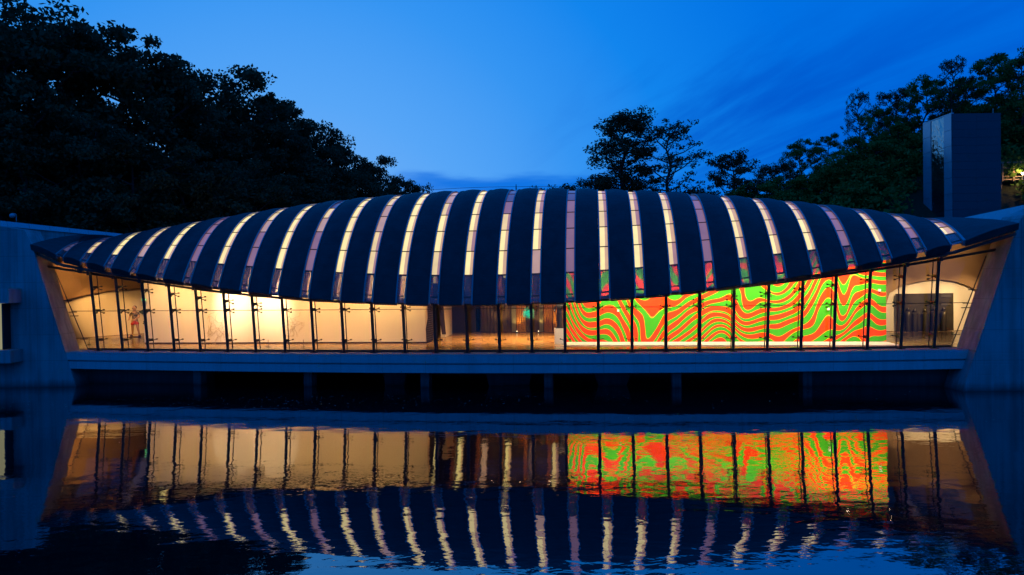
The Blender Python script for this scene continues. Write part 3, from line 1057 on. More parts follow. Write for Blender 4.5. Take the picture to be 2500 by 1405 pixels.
fix_normals(mb.build('leaning_board', 'panel_dark', pav))
c2 = floor_pt(1104, 816.5)
wall_box((c2.x - 2.4, c2.y + 1.6), (c2.x + 1.7, c2.y + 1.6), ZF + 0.004, 6.0, 0.2, 'back_screen', 'panel_dark', pav)

mw0, mw1 = floor_pt(1381, 837.2), floor_pt(2164, 836.6)
mural = wall_box(mw0, mw1, ZF + 0.06, 9.3, 0.5, 'mural_wall', 'wave_mural', pav)
wall_box(mw0 + Vector((0.05, 0.06, 0)), mw1 + Vector((-0.05, 0.06, 0)), ZF + 0.003, ZF + 0.06, 0.4, 'plinth_recess', 'panel_dark', mural)
for px, py in ((1509, 759), (2022, 755), (2147, 709)):
    p = at_y(px, py, 46.0)
    f_ = (p.x - mw0.x) / (mw1.x - mw0.x); yy = mw0.y + (mw1.y - mw0.y) * f_
    p = at_y(px, py, yy - 0.04)
    MB().box(p, (0.13, 0.10, 0.13)).build('wall_sensor', 'plinth_white', mural)

# arched end bays: brown arch in front, pale wall behind
def arch_bay(A, Bp, arch_px, gap, name):
    d = (Bp - A); d.z = 0; d.normalize(); n = Vector((d.y, -d.x, 0))          # n points to the pond
    back = wall_box(A - d * 1.5, Bp + d * 1.5, ZF + 0.003, 8.6, 0.3, name, 'wall_cream', pav)
    lo = [on_wall(x, y, A + n * gap, Bp + n * gap, 0.0) for x, y in arch_px]
    mb = MB(); top = 8.64; secs = []
    for q in lo:
        secs.append([q, Vector((q.x, q.y, top)), Vector((q.x, q.y, top)) - n * (gap - 0.01), q - n * (gap - 0.01)])
    fix_normals(mb.sweep(secs).build('arch_vault', 'wall_brown', back))
    return back


arch_bay(at_y(2165, 808.5, 53.6), at_y(2420, 808.5, 53.6), [(2120, 860), (2163, 745), (2172, 716), (2195, 702), (2225, 692), (2262, 685), (2300, 683), (2335, 688), (2365, 699), (2385, 709), (2440, 745), (2480, 800)], 0.3, 'end_wall')
arch_bay(floor_pt(110, 831), floor_pt(425, 809.0), [(60, 800), (120, 752), (158, 733), (190, 725), (222, 718), (255, 712), (290, 707), (330, 704), (380, 702), (430, 702)], 0.3, 'end_wall')
for x0, x1, y0, y1, xo in ((-40.0, -24.0, 48.6, 63.0, -38.5), (24.0, 37.5, 42.2, 54.2, 34.0)):
    xa_, xb_ = (x0, -29.9) if x0 < 0 else (26.9, x1)
    MB().box(((xa_ + xb_) / 2, (y0 + y1) / 2, 8.75), (xb_ - xa_, y1 - y0, 0.2)).build('bay_ceiling', 'wall_brown', pav)
    MB().box((xo, (y0 + y1) / 2, (ZF + 8.6) / 2), (0.3, y1 - y0 - 0.5, 8.6 - ZF)).build('bay_side_wall', 'wall_brown', pav)
    MB().box(((x0 + x1) / 2, (y0 + y1) / 2, ZF - 0.12), (x1 - x0, y1 - y0 - 0.3, 0.2)).build('bay_floor', 'gallery_floor', pav)
# pale low slab added at the mural's foot, standing in for floor reflection
MB().sweep([[p, p + nq * 2.3, p + nq * 2.3 + Vector((0, 0, 0.05)), p + Vector((0, 0, 0.05))] for p, nq in ((mw0 + Vector((0.02, -0.02, 0.003)), Vector((mw1.y - mw0.y, -(mw1.x - mw0.x), 0)).normalized()), (mw1 + Vector((-0.02, -0.02, 0.003)), Vector((mw1.y - mw0.y, -(mw1.x - mw0.x), 0)).normalized()))]).build('floor_glare', 'plinth_white', pav)

# ------------------------------------------------------------------ gallery lamps
def area(loc, target, energy, sx_, sy_, color, spread=None):
    ld = bpy.data.lights.new('lamp_light', 'AREA'); ld.shape = 'RECTANGLE'; ld.size = sx_; ld.size_y = sy_
    ld.energy = energy; ld.color = color
    if spread: ld.spread = math.radians(spread)
    lo = bpy.data.objects.new('lamp_light', ld); col.objects.link(lo)
    lo.location = loc
    lo.rotation_euler = (Vector(target) - Vector(loc)).to_track_quat('-Z', 'Y').to_euler()
    return lo


def spot(loc, target, energy, ang, blend, color, r=0.06):
    ld = bpy.data.lights.new('lamp_light', 'SPOT'); ld.energy = energy; ld.color = color
    ld.spot_size = math.radians(ang); ld.spot_blend = blend; ld.shadow_soft_size = r
    lo = bpy.data.objects.new('lamp_light', ld); col.objects.link(lo)
    lo.location = loc
    lo.rotation_euler = (Vector(target) - Vector(loc)).to_track_quat('-Z', 'Y').to_euler()
    return lo


WARM = (1.0, 0.53, 0.165)
AMBER = (1.0, 0.51, 0.15)


def track_lamp(loc, target, label, lamp):
    """a small can on the ceiling track; its light is parented to it"""
    th = thing('track_lamp', loc, label, 'spotlight', 'track spotlights under the pavilion roof')
    d = (Vector(target) - Vector(loc)).normalized()
    MB().tube(Vector(loc) - d * 0.26, Vector(loc) - d * 0.02, 0.07, 0.09, 10).build('can', 'steel_dark', th)
    MB().tube(Vector(loc) - d * 0.2, Vector(loc) - d * 0.2 + Vector((0, 0, 0.45)), 0.015, 0.015, 6).build('stem', 'steel_dark', th)
    MB().tube(Vector(loc) - d * 0.018, Vector(loc) - d * 0.006, 0.07, 0.07, 10).build('lens', 'bulb_warm', th)
    lamp.parent = th; lamp.location = d * 0.02


def wallpoint(a_, b_, f, z):
    p = a_.lerp(b_, f); p.z = z
    return p


ORD = ['first', 'second', 'third', 'fourth', 'fifth', 'sixth', 'seventh', 'eighth']
for k, f in enumerate((0.10, 0.26, 0.42, 0.58, 0.74, 0.90)):
    tgt = wallpoint(wl0, wl1, f, 4.0)
    nrm = Vector((wl1.y - wl0.y, -(wl1.x - wl0.x), 0)).normalized()
    loc = tgt + nrm * 3.0; loc.z = 7.0 + 0.5 * math.sin(f * 3)
    lm = spot(loc, tgt, 1020, 115, 0.9, WARM, 0.15)
    track_lamp(loc, tgt, 'small black track spotlight washing the white gallery wall, %s from its left end' % ORD[k], lm)
for k, f in enumerate((0.33, 0.47)):
    tgt = wallpoint(wl0, wl1, f, 5.0); loc = tgt + nrm * 2.6; loc.z = 7.6
    lm = spot(loc, tgt, 2600, 50, 0.9, (1.0, 0.72, 0.42), 0.1)
    track_lamp(loc, tgt, 'brighter track spotlight aimed at the %s twig piece on the white wall' % ('left', 'right')[k], lm)
nrm2 = Vector((mw1.y - mw0.y, -(mw1.x - mw0.x), 0)).normalized()
for k, f in enumerate((0.06, 0.19, 0.32, 0.45, 0.58, 0.71, 0.84, 0.96)):
    tgt = wallpoint(mw0, mw1, f, 4.2); loc = tgt + nrm2 * 2.9; loc.z = 7.2
    lm = spot(loc, tgt, 1250, 118, 0.9, (1.0, 0.78, 0.50), 0.15)
    track_lamp(loc, tgt, 'small black track spotlight washing the orange and green wall, %s from its left end' % ORD[k], lm)
for k, (px, en) in enumerate(((1195, 2500), (1265, 2600), (1335, 2500))):
    tgt = floor_pt(px, 830); loc = tgt + Vector((0, 0, 5.5))
    lm = spot(loc, tgt, en, 120, 0.9, AMBER, 0.15)
    track_lamp(loc, tgt, 'small black track spotlight over the open hall floor, %s from the left' % ORD[k], lm)
for k, (px, en) in enumerate(((190, 4300), (255, 4300), (330, 3300))):
    tgt = at_y(px, 790, 59.5); loc = tgt + Vector((1.5, -7.2, 0)); loc.z = 8.15
    tgt.z = 3.9
    lm = spot(loc, tgt, en, 34, 0.8, AMBER, 0.08)
    track_lamp(loc, tgt, 'small black track spotlight in the left end bay, %s from the abutment' % ORD[k], lm)
for k, (px, en) in enumerate(((2195, 3600), (2275, 3600), (2350, 3600))):
    tgt = at_y(px, 790, 53.5); loc = tgt + Vector((-0.6, -7.4, 0)); loc.z = 8.15
    tgt.z = 3.9
    lm = spot(loc, tgt, en, 32, 0.8, (1.0, 0.66, 0.32), 0.08)
    track_lamp(loc, tgt, 'small black track spotlight in the right end bay, %s from the orange and green wall' % ORD[k], lm)

for px, yv, en, lab, colr in ((235, 59.5, 2600, 'added track spotlight in the left end bay, brightening the brown arch', AMBER), (2285, 53.5, 1100, 'added track spotlight in the right end bay, brightening the brown arch', (1.0, 0.62, 0.28))):  # extra unseen lamps, added to brighten the brown arches
    tgt = at_y(px, 690, yv); loc = tgt + Vector((0.4, -6.0, 0)); loc.z = 8.1; tgt.z = 6.6
    lm = spot(loc, tgt, en, 80, 1.0, colr, 0.1)
    track_lamp(loc, tgt, lab, lm)

# ------------------------------------------------------------------ abutments
def abutment(pts_px, yfront, depth, label, wing):
    base = at_y(pts_px[0][0], pts_px[0][1], yfront)
    th = thing('abutment', (base.x, yfront + depth / 2, 0), label, 'abutment')
    poly = [at_y(x, y, yfront) for x, y in pts_px]
    poly[0].z = -1.5; poly[1].z = -1.5
    body = MB().prism(poly, (0, depth, 0)).build('body', 'concrete', th)
    fix_normals(body)
    A, Bp, hA, hB, tilt = wing
    mb = MB(); d = Bp - A; d.z = 0; d.normalize(); n = Vector((d.y, -d.x, 0))
    if n.y > 0: n = -n
    for q, h in ((A, hA), (Bp, hB)):
        pass
    wallq = MB().prism([Vector((A.x, A.y, 8.1)), Vector((Bp.x, Bp.y, 8.1)), Vector((Bp.x, Bp.y, Bp.z - hB)), Vector((A.x, A.y, A.z - hA))], -n * 0.5)
    fix_normals(wallq.build('wing_wall', 'concrete', th))
    segs = 9
    for j in range(segs):
        a0, a1 = A.lerp(Bp, j / segs), A.lerp(Bp, (j + 1) / segs)
        h0, h1 = hA + (hB - hA) * j / segs, hA + (hB - hA) * (j + 1) / segs
        a1 = a1 - d * 0.02
        mb = MB()
        lo0, lo1 = a0 + n * tilt - Vector((0, 0, h0)), a1 + n * tilt - Vector((0, 0, h1))
        mb.sweep([[a0, lo0, lo0 - n * (tilt + 0.7), a0 - n * 0.7], [a1, lo1, lo1 - n * (tilt + 0.7), a1 - n * 0.7]])
        fix_normals(mb.build('coping', 'coping_metal', th))
    return th


lA = at_y(-160, 522, 46.4); lB = at_y(300, 571.5, 58.0)
abutment([(-420, 945), (203, 945), (78, 598), (60, 562), (-20, 550), (-420, 530)], 46.6, 1.55,
         'sloping grey concrete abutment at the left end of the pavilion', (lA, lB, 0.38, 0.30, 0.12))
rA = at_y(2570, 486, 39.7); rB = at_y(2300, 543, 49.5)
abutment([(2950, 957), (2326, 957), (2486, 546), (2500, 525), (2560, 500), (2950, 480)], 39.9, 1.75,
         'sloping grey concrete abutment at the right end of the pavilion', (rA, rB, 1.05, 0.55, 0.5))
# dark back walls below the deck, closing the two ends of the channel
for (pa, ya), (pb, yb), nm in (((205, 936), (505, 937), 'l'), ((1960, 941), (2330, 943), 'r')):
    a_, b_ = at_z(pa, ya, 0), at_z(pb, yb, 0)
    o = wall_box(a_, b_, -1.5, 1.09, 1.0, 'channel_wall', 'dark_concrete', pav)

# adjoining wing at the far left edge
wg = thing('side_wing', at_y(-40, 900, 45.6) * Vector((1, 1, 0)) if False else Vector((at_y(-60, 900, 45.4).x, 46, 0)), 'narrow concrete wing with two ledges and a lit window at the left edge', 'building')
xa, xb = at_y(-260, 800, 45.4).x, at_y(23, 800, 45.4).x
for y0, y1 in ((706, 741), (857, 888)):
    za, zb = at_y(0, y0, 45.4).z, at_y(0, y1, 45.4).z
    MB().box(((xa + xb) / 2, 46.0, (za + zb) / 2), (xb - xa, 1.18, za - zb)).build('ledge', 'concrete', wg)
za, zb = at_y(0, 742, 45.4).z, at_y(0, 856, 45.4).z
xc = at_y(1, 800, 45.8).x
MB().box(((xa + xc) / 2, 46.3, (za + zb) / 2), (xc - xa, 0.5, za - zb)).build('window', 'window_glow', wg)
MB().box((xc + 0.06, 46.25, (za + zb) / 2), (0.1, 0.66, za - zb)).build('window_frame', 'steel_dark', wg)

# small floodlight on the left coping
fl_p = at_y(40, 541, 49.6)
fl_t = thing('floodlight', fl_p, 'small grey globe floodlight on a bent pole above the left abutment', 'floodlight')
mb = MB().path([fl_p, fl_p + Vector((0, 0, 0.42)), fl_p + Vector((-0.06, 0, 0.50)), fl_p + Vector((-0.24, 0, 0.52))], 0.022, 6)
mb.build('pole', 'lamp_grey', fl_t, True)
MB().sphere(fl_p + Vector((-0.26, 0, 0.38)), 0.17, 12, 8, (1, 1, 0.9)).build('head', 'lamp_grey', fl_t, True)

# ------------------------------------------------------------------ lift tower
TY = 75.0
tx0, tx1 = at_y(2325, 400, TY).x, at_y(2443, 400, TY).x
tz1 = at_y(2325, 278, TY).z
td = 5.2
tw = thing('lift_tower', ((tx0 + tx1) / 2, TY + td / 2, 4), 'tall dark blue lift tower with a mirrored glass slot on its left side', 'tower')
core = MB().box(((tx0 + tx1) / 2 + 0.06, TY + td / 2 + 0.06, (tz1 - 0.05 + 2) / 2), (tx1 - tx0 - 0.14, td - 0.12, tz1 - 0.05 - 2)).build('core', 'panel_dark', tw)
rows = 24; z0 = 3.0; rh = (tz1 - z0) / rows
for j in range(rows):
    for k in range(2):
        w = (tx1 - tx0) / 2
        MB().box((tx0 + w * (k + 0.5), TY, z0 + rh * (j + 0.5)), (w - 0.012, 0.10, rh - 0.016)).build('wall_panel', 'tower_panel', tw)
    if j % 2 == 0:
        for y0, y1 in ((TY + 0.06, TY + 1.35), (TY + 3.75, TY + td)):
            MB().box((tx0 - 0.01, (y0 + y1) / 2, z0 + rh * (j + 1)), (0.10, y1 - y0, 2 * rh - 0.03)).build('side_panel', 'tower_metal', tw)
t = NT('tower_glass')
p_ = t.noise(t.coords(), 0.9, 3)
t.pbsdf((0.02, 0.02, 0.025), 0.03, 0.0, 1.0, t.bump(p_, 1.0, 0.16))
t.mat.node_tree.nodes['Principled BSDF'].inputs['IOR'].default_value = 2.4
M['tower_glass'] = t.mat
for j in range(6):
    h = (tz1 - z0) / 6
    MB().box((tx0 + 0.02, TY + 2.55, z0 + h * (j + 0.5)), (0.05, 2.34, h - 0.04)).build('glass_pane', 'tower_glass', tw)
MB().box((tx0 + 0.06, TY + td / 2, tz1 + 0.05), (0.22, td, 0.10)).build('roof_edge', 'tower_metal', tw)
for xx in (tx0 + 0.1, tx1 - 0.6):
    MB().tube((xx, TY + 0.2, tz1), (xx, TY + 0.2, tz1 + 0.5), 0.03, 0.03, 6).build('roof_rod', 'lamp_grey', tw)

# timber walkway beside the tower
WY = 78.5
wa, wb = at_y(2444, 437, WY), at_y(2560, 437, WY)
wk = thing('timber_walkway', ((wa.x + wb.x) / 2, WY, wa.z), 'timber walkway railing glowing under a lamp right of the tower', 'railing')
for k in range(5):
    MB().box(((wa.x + wb.x) / 2, WY + 0.1 + 0.25 * k, wa.z - 0.08), (wb.x - wa.x, 0.22, 0.12)).build('deck_board', 'deck_wood', wk)
for px in (2446, 2473, 2503, 2535):
    x = at_y(px, 400, WY).x
    MB().box((x, WY - 0.08, wa.z + 0.66), (0.14, 0.14, 1.90)).build('post', 'deck_wood', wk)
for k, dz_ in enumerate((0.22, 0.66, 1.10, 1.68)):
    MB().box(((wa.x + wb.x) / 2, WY + 0.03, wa.z + dz_), (wb.x - wa.x, 0.05, 0.14 if k == 3 else 0.10)).build('rail', 'deck_wood', wk)
for xx in (wa.x + 0.3, wb.x - 0.3):
    MB().box((xx, WY + 0.7, wa.z / 2 + 3), (0.3, 0.3, wa.z - 6.3)).build('pile', 'deck_wood', wk)
lp = at_y(2497, 424, WY - 0.6)
lt = thing('walkway_lamp', lp, 'bright round lamp shining beside the timber walkway', 'lamp')
MB().sphere(lp, 0.13, 12, 8).build('bulb', 'bulb_warm', lt, True)
MB().tube(lp - Vector((0, 0, 0.12)), lp - Vector((0, 0, 1.2)), 0.03, 0.03, 6).build('stem', 'lamp_grey', lt)
ld = bpy.data.lights.new('lamp_light', 'POINT'); ld.energy = 120; ld.color = (1, 0.6, 0.25); ld.shadow_soft_size = 0.15
lo = bpy.data.objects.new('lamp_light', ld); col.objects.link(lo); lo.parent = lt; lo.location = (-0.6, -0.5, 0.1)

# ------------------------------------------------------------------ things in the gallery
# statue of a walking boy on a thin base
sp = floor_pt(330, 823)
sb = thing('boy_statue', (sp.x, sp.y, ZF), 'painted statue of a striding boy in red shorts in the left end bay', 'statue')
H = 2.35


def skin(name, verts, edges, radii, mat, parent, off, sc, level=2):
    me = bpy.data.meshes.new(name)
    me.from_pydata([tuple(Vector(v) * sc) for v in verts], edges, [])
    o = bpy.data.objects.new(name, me); col.objects.link(o)
    md = o.modifiers.new('skin', 'SKIN'); md.use_smooth_shade = True
    for i_, r in enumerate(radii):
        me.skin_vertices[0].data[i_].radius = (r * sc, r * sc)
    me.skin_vertices[0].data[0].use_root = True
    sd = o.modifiers.new('sub', 'SUBSURF'); sd.levels = level; sd.render_levels = level
    dg = bpy.context.evaluated_depsgraph_get()
    nm = bpy.data.meshes.new_from_object(o.evaluated_get(dg))
    bpy.data.objects.remove(o)
    nm.materials.clear(); nm.materials.append(M[mat])
    nm.polygons.foreach_set('use_smooth', [True] * len(nm.polygons))
    nm.name = name
    return put(name, nm, off, parent)


# body in units of the standing height, facing the pond and slightly right
V = [(0, 0, .50), (0, 0, .60), (0, .0, .70), (0, .0, .78), (0, -.01, .84), (0, -.015, .905),
     (.075, 0, .49), (.115, -.05, .28), (.165, -.03, .055), (.185, -.10, .03),
     (-.075, 0, .49), (-.10, .05, .27), (-.135, .10, .06), (-.15, .03, .03),
     (.105, 0, .765), (.165, -.03, .64), (.10, -.13, .585), (.085, -.16, .58),
     (-.105, 0, .765), (-.17, .0, .64), (-.13, -.12, .57), (-.115, -.15, .565)]
E = [(0, 1), (1, 2), (2, 3), (3, 4), (4, 5), (0, 6), (6, 7), (7, 8), (8, 9), (0, 10), (10, 11), (11, 12), (12, 13), (3, 14), (14, 15), (15, 16), (16, 17), (3, 18), (18, 19), (19, 20), (20, 21)]
Rr = [.075, .07, .08, .05, .034, .06, .055, .042, .026, .022, .055, .042, .026, .022, .038, .030, .023, .025, .038, .030, .023, .025]
so = Vector((sp.x, sp.y, ZF + 0.03))
skin('body', V, E, Rr, 'skin', sb, so, H)
hd = so + Vector((0, -0.015 * H, 0.925 * H))
MB().sphere(hd, 0.074 * H, 16, 12, (0.85, 0.95, 1.1)).build('head', 'skin', sb, True)
hr = MB().sphere(hd + Vector((0, 0.025 * H, 0.026 * H)), 0.074 * H, 16, 12, (0.93, 0.95, 0.95)).build('hair', 'hair', sb, True)
for q in (-1, 1):
    MB().sphere(hd + Vector((0.025 * H * q, -0.064 * H, 0.004 * H)), 0.010 * H, 8, 6).build('eye', 'panel_dark', sb, True)
    MB().sphere(hd + Vector((0.064 * H * q, 0.0, -0.004 * H)), 0.018 * H, 8, 6, (0.5, 1, 1.3)).build('ear', 'skin', sb, True)
MB().sphere(hd + Vector((0, -0.072 * H, -0.014 * H)), 0.012 * H, 8, 6).build('nose', 'skin', sb, True)
MB().box(hd + Vector((0, -0.066 * H, -0.040 * H)), (0.03 * H, 0.01 * H, 0.006 * H)).build('mouth', 'shorts_red', sb)
skin('shirt', [(0, 0, .54), (0, 0, .62), (0, 0, .70), (0, 0, .785), (.105, 0, .768), (.15, -.02, .68), (-.105, 0, .768), (-.152, 0, .68)],
     [(0, 1), (1, 2), (2, 3), (3, 4), (4, 5), (3, 6), (6, 7)], [.086, .084, .092, .05, .046, .042, .046, .042], 'shirt', sb, so, H)
skin('shorts', [(0, 0, .555), (0, 0, .50), (.08, 0, .46), (.105, -.03, .36), (-.08, 0, .46), (-.098, .03, .36)],
     [(0, 1), (1, 2), (2, 3), (1, 4), (4, 5)], [.085, .085, .066, .068, .066, .068], 'shorts_red', sb, so, H)
for fx, fy in ((.178, -.075), (-.145, .055)):
    MB().sphere(so + Vector((fx * H, fy * H, 0.025 * H)), 0.04 * H, 12, 8, (0.85, 1.7, 0.75)).build('shoe', 'shoe', sb, True)
for q, (ax, ay, az) in ((1, V[17]), (-1, V[21])):
    hb = so + Vector((ax, ay, az)) * H
    for k in range(4):
        MB().path([hb + Vector((0.012 * H * (k - 1.5), -0.012 * H, 0.0)), hb + Vector((0.012 * H * (k - 1.5), -0.034 * H, -0.008 * H)), hb + Vector((0.012 * H * (k - 1.5), -0.042 * H, -0.024 * H))], 0.0065 * H, 6).build('finger', 'skin', sb, True)
    MB().tube(hb + Vector((-0.02 * H * q, 0, 0.004 * H)), hb + Vector((-0.035 * H * q, -0.022 * H, 0.006 * H)), 0.007 * H, 0.006 * H, 6).build('thumb', 'skin', sb, True)
MB().lathe((sp.x, sp.y, ZF), [(0.50, 0.0), (0.50, 0.02), (0.48, 0.03)], 28).build('base', 'deck_wood', sb, True)

# low barrier stanchions along the white wall
st_lab = ['thin barrier stanchion in the left end bay beside the lit wall', 'thin barrier stanchion left of the other two under the bright wall light',
          'thin barrier stanchion in the middle under the bright wall light', 'thin barrier stanchion right of the other two under the bright wall light']
stm = None
for (px, py), lab in zip(((218, 841), (569, 847.5), (655, 847.5), (741, 847.5)), st_lab):
    p = floor_pt(px, py)
    th = thing('stanchion', p, lab, 'stanchion', 'thin barrier stanchions')
    if stm is None:
        a_ = MB().tube(p, p + Vector((0, 0, 0.46)), 0.018, 0.014, 8).build('rod', 'steel_dark', th)
        b_ = MB().lathe(p, [(0.13, 0.0), (0.13, 0.02), (0.03, 0.035)], 16).build('foot', 'steel_dark', th, True)
        stm = (a_.data, b_.data, a_.location.copy(), b_.location.copy())
    else:
        for nm, me, l_ in (('rod', stm[0], stm[2]), ('foot', stm[1], stm[3])):
            o = bpy.data.objects.new(nm, me); col.objects.link(o); o.parent = th; o.location = l_

# twig pieces mounted on the white wall
for pts, lab in ((((514, 765), (560, 835)), 'thin wiry twig sculpture on the left of the bright wall patch'), (((698, 755), (738, 815)), 'thin wiry twig sculpture on the right of the bright wall patch')):
    rr = random.Random(pts[0][0]); mb = MB(); segs = 0
    (x0, y0), (x1, y1) = pts

    def grow(p, ang, ln, dep):
        for _ in range(7):
            q = (p[0] + ln * math.cos(ang), p[1] + ln * math.sin(ang))
            if not (x0 - 8 < q[0] < x1 + 8 and y0 - 8 < q[1] < y1 + 8):
                ang += 1.4; continue
            mb.tube(on_wall(*p, wl0, wl1, 0.05), on_wall(*q, wl0, wl1, 0.05 + 0.03 * rr.random()), 0.007, 0.006, 5)
            if dep < 2 and rr.random() < 0.5:
                grow(q, ang + rr.choice((-1, 1)) * rr.uniform(0.5, 1.2), ln * 0.7, dep + 1)
            p = q; ang += rr.uniform(-0.7, 0.7)
    if x0 < 600:
        grow((555, 766), 2.4, 8, 0); grow((522, 782), 1.6, 7, 0)
    else:
        grow((702, 758), 0.9, 8, 0)
    tag(mb.build('twig_sculpture', 'twig_black'), lab, 'sculpture')

# exit sign on the left
p = on_wall(359, 732, wl0, wl1, 0.30)
es = thing('exit_sign', p, 'small glowing green exit sign near the statue of the boy', 'exit sign')
MB().box(p, (0.34, 0.05, 0.19)).build('housing', 'plinth_white', es)
td_ = bpy.data.curves.new('lettering', 'FONT'); td_.body = 'EXIT'; td_.size = 0.15; td_.align_x = 'CENTER'; td_.align_y = 'CENTER'; td_.extrude = 0.006
td_.materials.append(M['exit_green'])
tq = bpy.data.objects.new('lettering', td_); col.objects.link(tq)
tmesh = bpy.data.meshes.new_from_object(tq.evaluated_get(bpy.context.evaluated_depsgraph_get()))
bpy.data.objects.remove(tq)
to = bpy.data.objects.new('lettering', tmesh); col.objects.link(to); to.parent = es; to.location = (0, -0.035, 0); to.rotation_euler = (math.radians(90), 0, 0)

# pedestal with dark bronze figure beside the mural
pp_ = floor_pt(1366, 840)
pd = MB().box((pp_.x, pp_.y + 0.28, ZF + 0.48), (0.58, 0.56, 0.95)).build('pedestal', 'plinth_white')
tag(pd, 'white pedestal at the left edge of the orange and green wall', 'pedestal')
bo = Vector((pp_.x + 0.02, pp_.y + 0.28, ZF + 0.955))
bs = thing('bronze_figure', bo, 'dark bronze figure standing on the white pedestal', 'statue')
skin('body', [(0, 0, .52), (0, 0, .64), (.02, 0, .76), (.02, 0, .83), (.02, -.01, .90), (.06, 0, .50), (.08, -.03, .28), (.07, 0, .04), (-.05, 0, .50), (-.06, .02, .28), (-.05, .05, .04),
              (.13, 0, .80), (.19, -.03, .68), (.12, -.12, .62), (-.09, 0, .80), (-.16, .02, .70), (-.17, -.05, .58)],
     [(0, 1), (1, 2), (2, 3), (3, 4), (0, 5), (5, 6), (6, 7), (0, 8), (8, 9), (9, 10), (2, 11), (11, 12), (12, 13), (2, 14), (14, 15), (15, 16)],
     [.085, .075, .09, .04, .062, .06, .045, .035, .06, .045, .035, .045, .034, .026, .045, .034, .026], 'bronze', bs, bo + Vector((0, 0, 0.03)), 1.75)
MB().box(bo + Vector((0, 0, 0.03)), (0.46, 0.40, 0.055)).build('base', 'bronze', bs)
MB().lathe(bo + Vector((0.03, 0, 0.05)), [(0.20, 0), (0.17, 0.4), (0.15, 0.8), (0.19, 0.95)], 14).build('drapery', 'bronze', bs, True)

# spiky turquoise glass burst hanging in the hall
hp = at_y(1291, 764, 53.5)
tb = thing('glass_burst', hp, 'spiky turquoise glass burst hanging in the open hall', 'sculpture')
core = MB().sphere(hp, 0.16, 12, 8)
core.build('core', 'turquoise_glass', tb, True)
mb = MB(); rr = random.Random(3)
for k in range(190):
    z_ = rr.uniform(-1, 1); a_ = rr.uniform(0, 6.28); s_ = math.sqrt(1 - z_ * z_)
    d = Vector((s_ * math.cos(a_), s_ * math.sin(a_), z_)); ln = rr.uniform(0.36, 0.56)
    mb.tube(hp + d * 0.10, hp + d * ln, 0.022, 0.003, 5, False)
sp_ = mb.build('spikes', 'turquoise_glass', tb); sp_['kind'] = 'stuff'
MB().tube(hp, hp + Vector((0, 0, 4.5)), 0.008, 0.008, 5).build('cable', 'steel_dark', tb)

# bronze relief with plain standing forms
y_r = 53.6 - 0.45
ra, rb = at_y(2190, 808, y_r), at_y(2328, 716, y_r)
rl = thing('bronze_relief', ((ra.x + rb.x) / 2, y_r, ZF), 'dark bronze relief panel with a row of plain standing forms in the right end bay', 'sculpture')
MB().box(((ra.x + rb.x) / 2, y_r + 0.1, (ZF + rb.z) / 2 + 0.01), (rb.x - ra.x, 0.16, rb.z - ZF - 0.02)).build('panel', 'bronze', rl)
for z_ in (720, 740):
    q0, q1 = at_y(2297, z_, y_r), at_y(2322, z_ + 6, y_r)
    MB().box(((q0.x + q1.x) / 2, y_r + 0.0, (q0.z + q1.z) / 2), (q1.x - q0.x, 0.06, q0.z - q1.z)).build('plate', 'panel_dark', rl)
for px in (2214, 2230, 2255, 2277, 2300):
    x = at_y(px, 790, y_r).x; hgt = 1.62 + 0.08 * math.sin(px)
    b0_ = Vector((x, y_r - 0.22, ZF + 0.01))
    f_ = MB().lathe(b0_, [(0.20, 0.0), (0.19, 0.3 * hgt), (0.20, 0.6 * hgt), (0.22, 0.78 * hgt), (0.16, 0.83 * hgt), (0.065, 0.86 * hgt), (0.10, 0.90 * hgt), (0.105, 0.95 * hgt), (0.05, hgt)], 14)
    f_.build('standing_form', 'bronze', rl, True)

# floor uplights at the rear glass
for k, px in enumerate((1157, 1204, 1261, 1312)):
    p = facP(at_y(px, 808, 57.5).x, -14.6, ZF)
    th = thing('floor_uplight', p, ['small floor uplight furthest left at the rear glass', 'small floor uplight below the left golden curtain', 'small floor uplight between the golden curtains', 'small floor uplight below the right golden curtain'][k], 'lamp', 'floor uplights at the rear glass')
    MB().tube(p, p + Vector((0, 0, 0.10)), 0.06, 0.07, 10).build('housing', 'steel_dark', th)
    MB().sphere(p + Vector((0, 0, 0.14)), 0.032, 10, 6).build('bulb', 'bulb_small', th, True)
    lm = spot(p, p + Vector((0, 0.5, 3)), 110, 100, 0.6, AMBER, 0.05); lm.parent = th; lm.location = (0, 0, 0.26)

# ------------------------------------------------------------------ trees
def leaf_quads(cent, n_per, rad, size, seed, flat=0.65):
    r = np.random.default_rng(seed)
    C_ = np.repeat(np.array(cent), n_per, 0); R_ = np.repeat(np.array(rad), n_per)
    n = len(C_)
    d = r.normal(size=(n, 3)); d /= np.linalg.norm(d, axis=1)[:, None]
    rr_ = r.random(n) ** 0.45
    P = C_ + d * (R_ * rr_)[:, None] * np.array([1, 1, flat])
    a_ = r.normal(size=(n, 3)); a_ /= np.linalg.norm(a_, axis=1)[:, None]
    b_ = np.cross(a_, r.normal(size=(n, 3))); b_ /= np.linalg.norm(b_, axis=1)[:, None]
    s_ = size * r.uniform(0.6, 1.35, n)
    a_ *= s_[:, None]; b_ *= (s_ * 0.62)[:, None]
    v = np.stack([P - a_, P + b_ * 0.9 - a_ * 0.1, P + a_, P - b_ * 0.9 - a_ * 0.1], 1).reshape(-1, 3)
    return v


def mesh_quads(name, v, mat):
    n = len(v) // 4
    me = bpy.data.meshes.new(name)
    me.vertices.add(len(v)); me.vertices.foreach_set('co', v.astype(np.float32).ravel())
    me.loops.add(len(v)); me.loops.foreach_set('vertex_index', np.arange(len(v), dtype=np.int32))
    me.polygons.add(n); me.polygons.foreach_set('loop_start', np.arange(0, 4 * n, 4, dtype=np.int32))
    me.update(calc_edges=True)
    me.materials.append(M[mat])
    return me


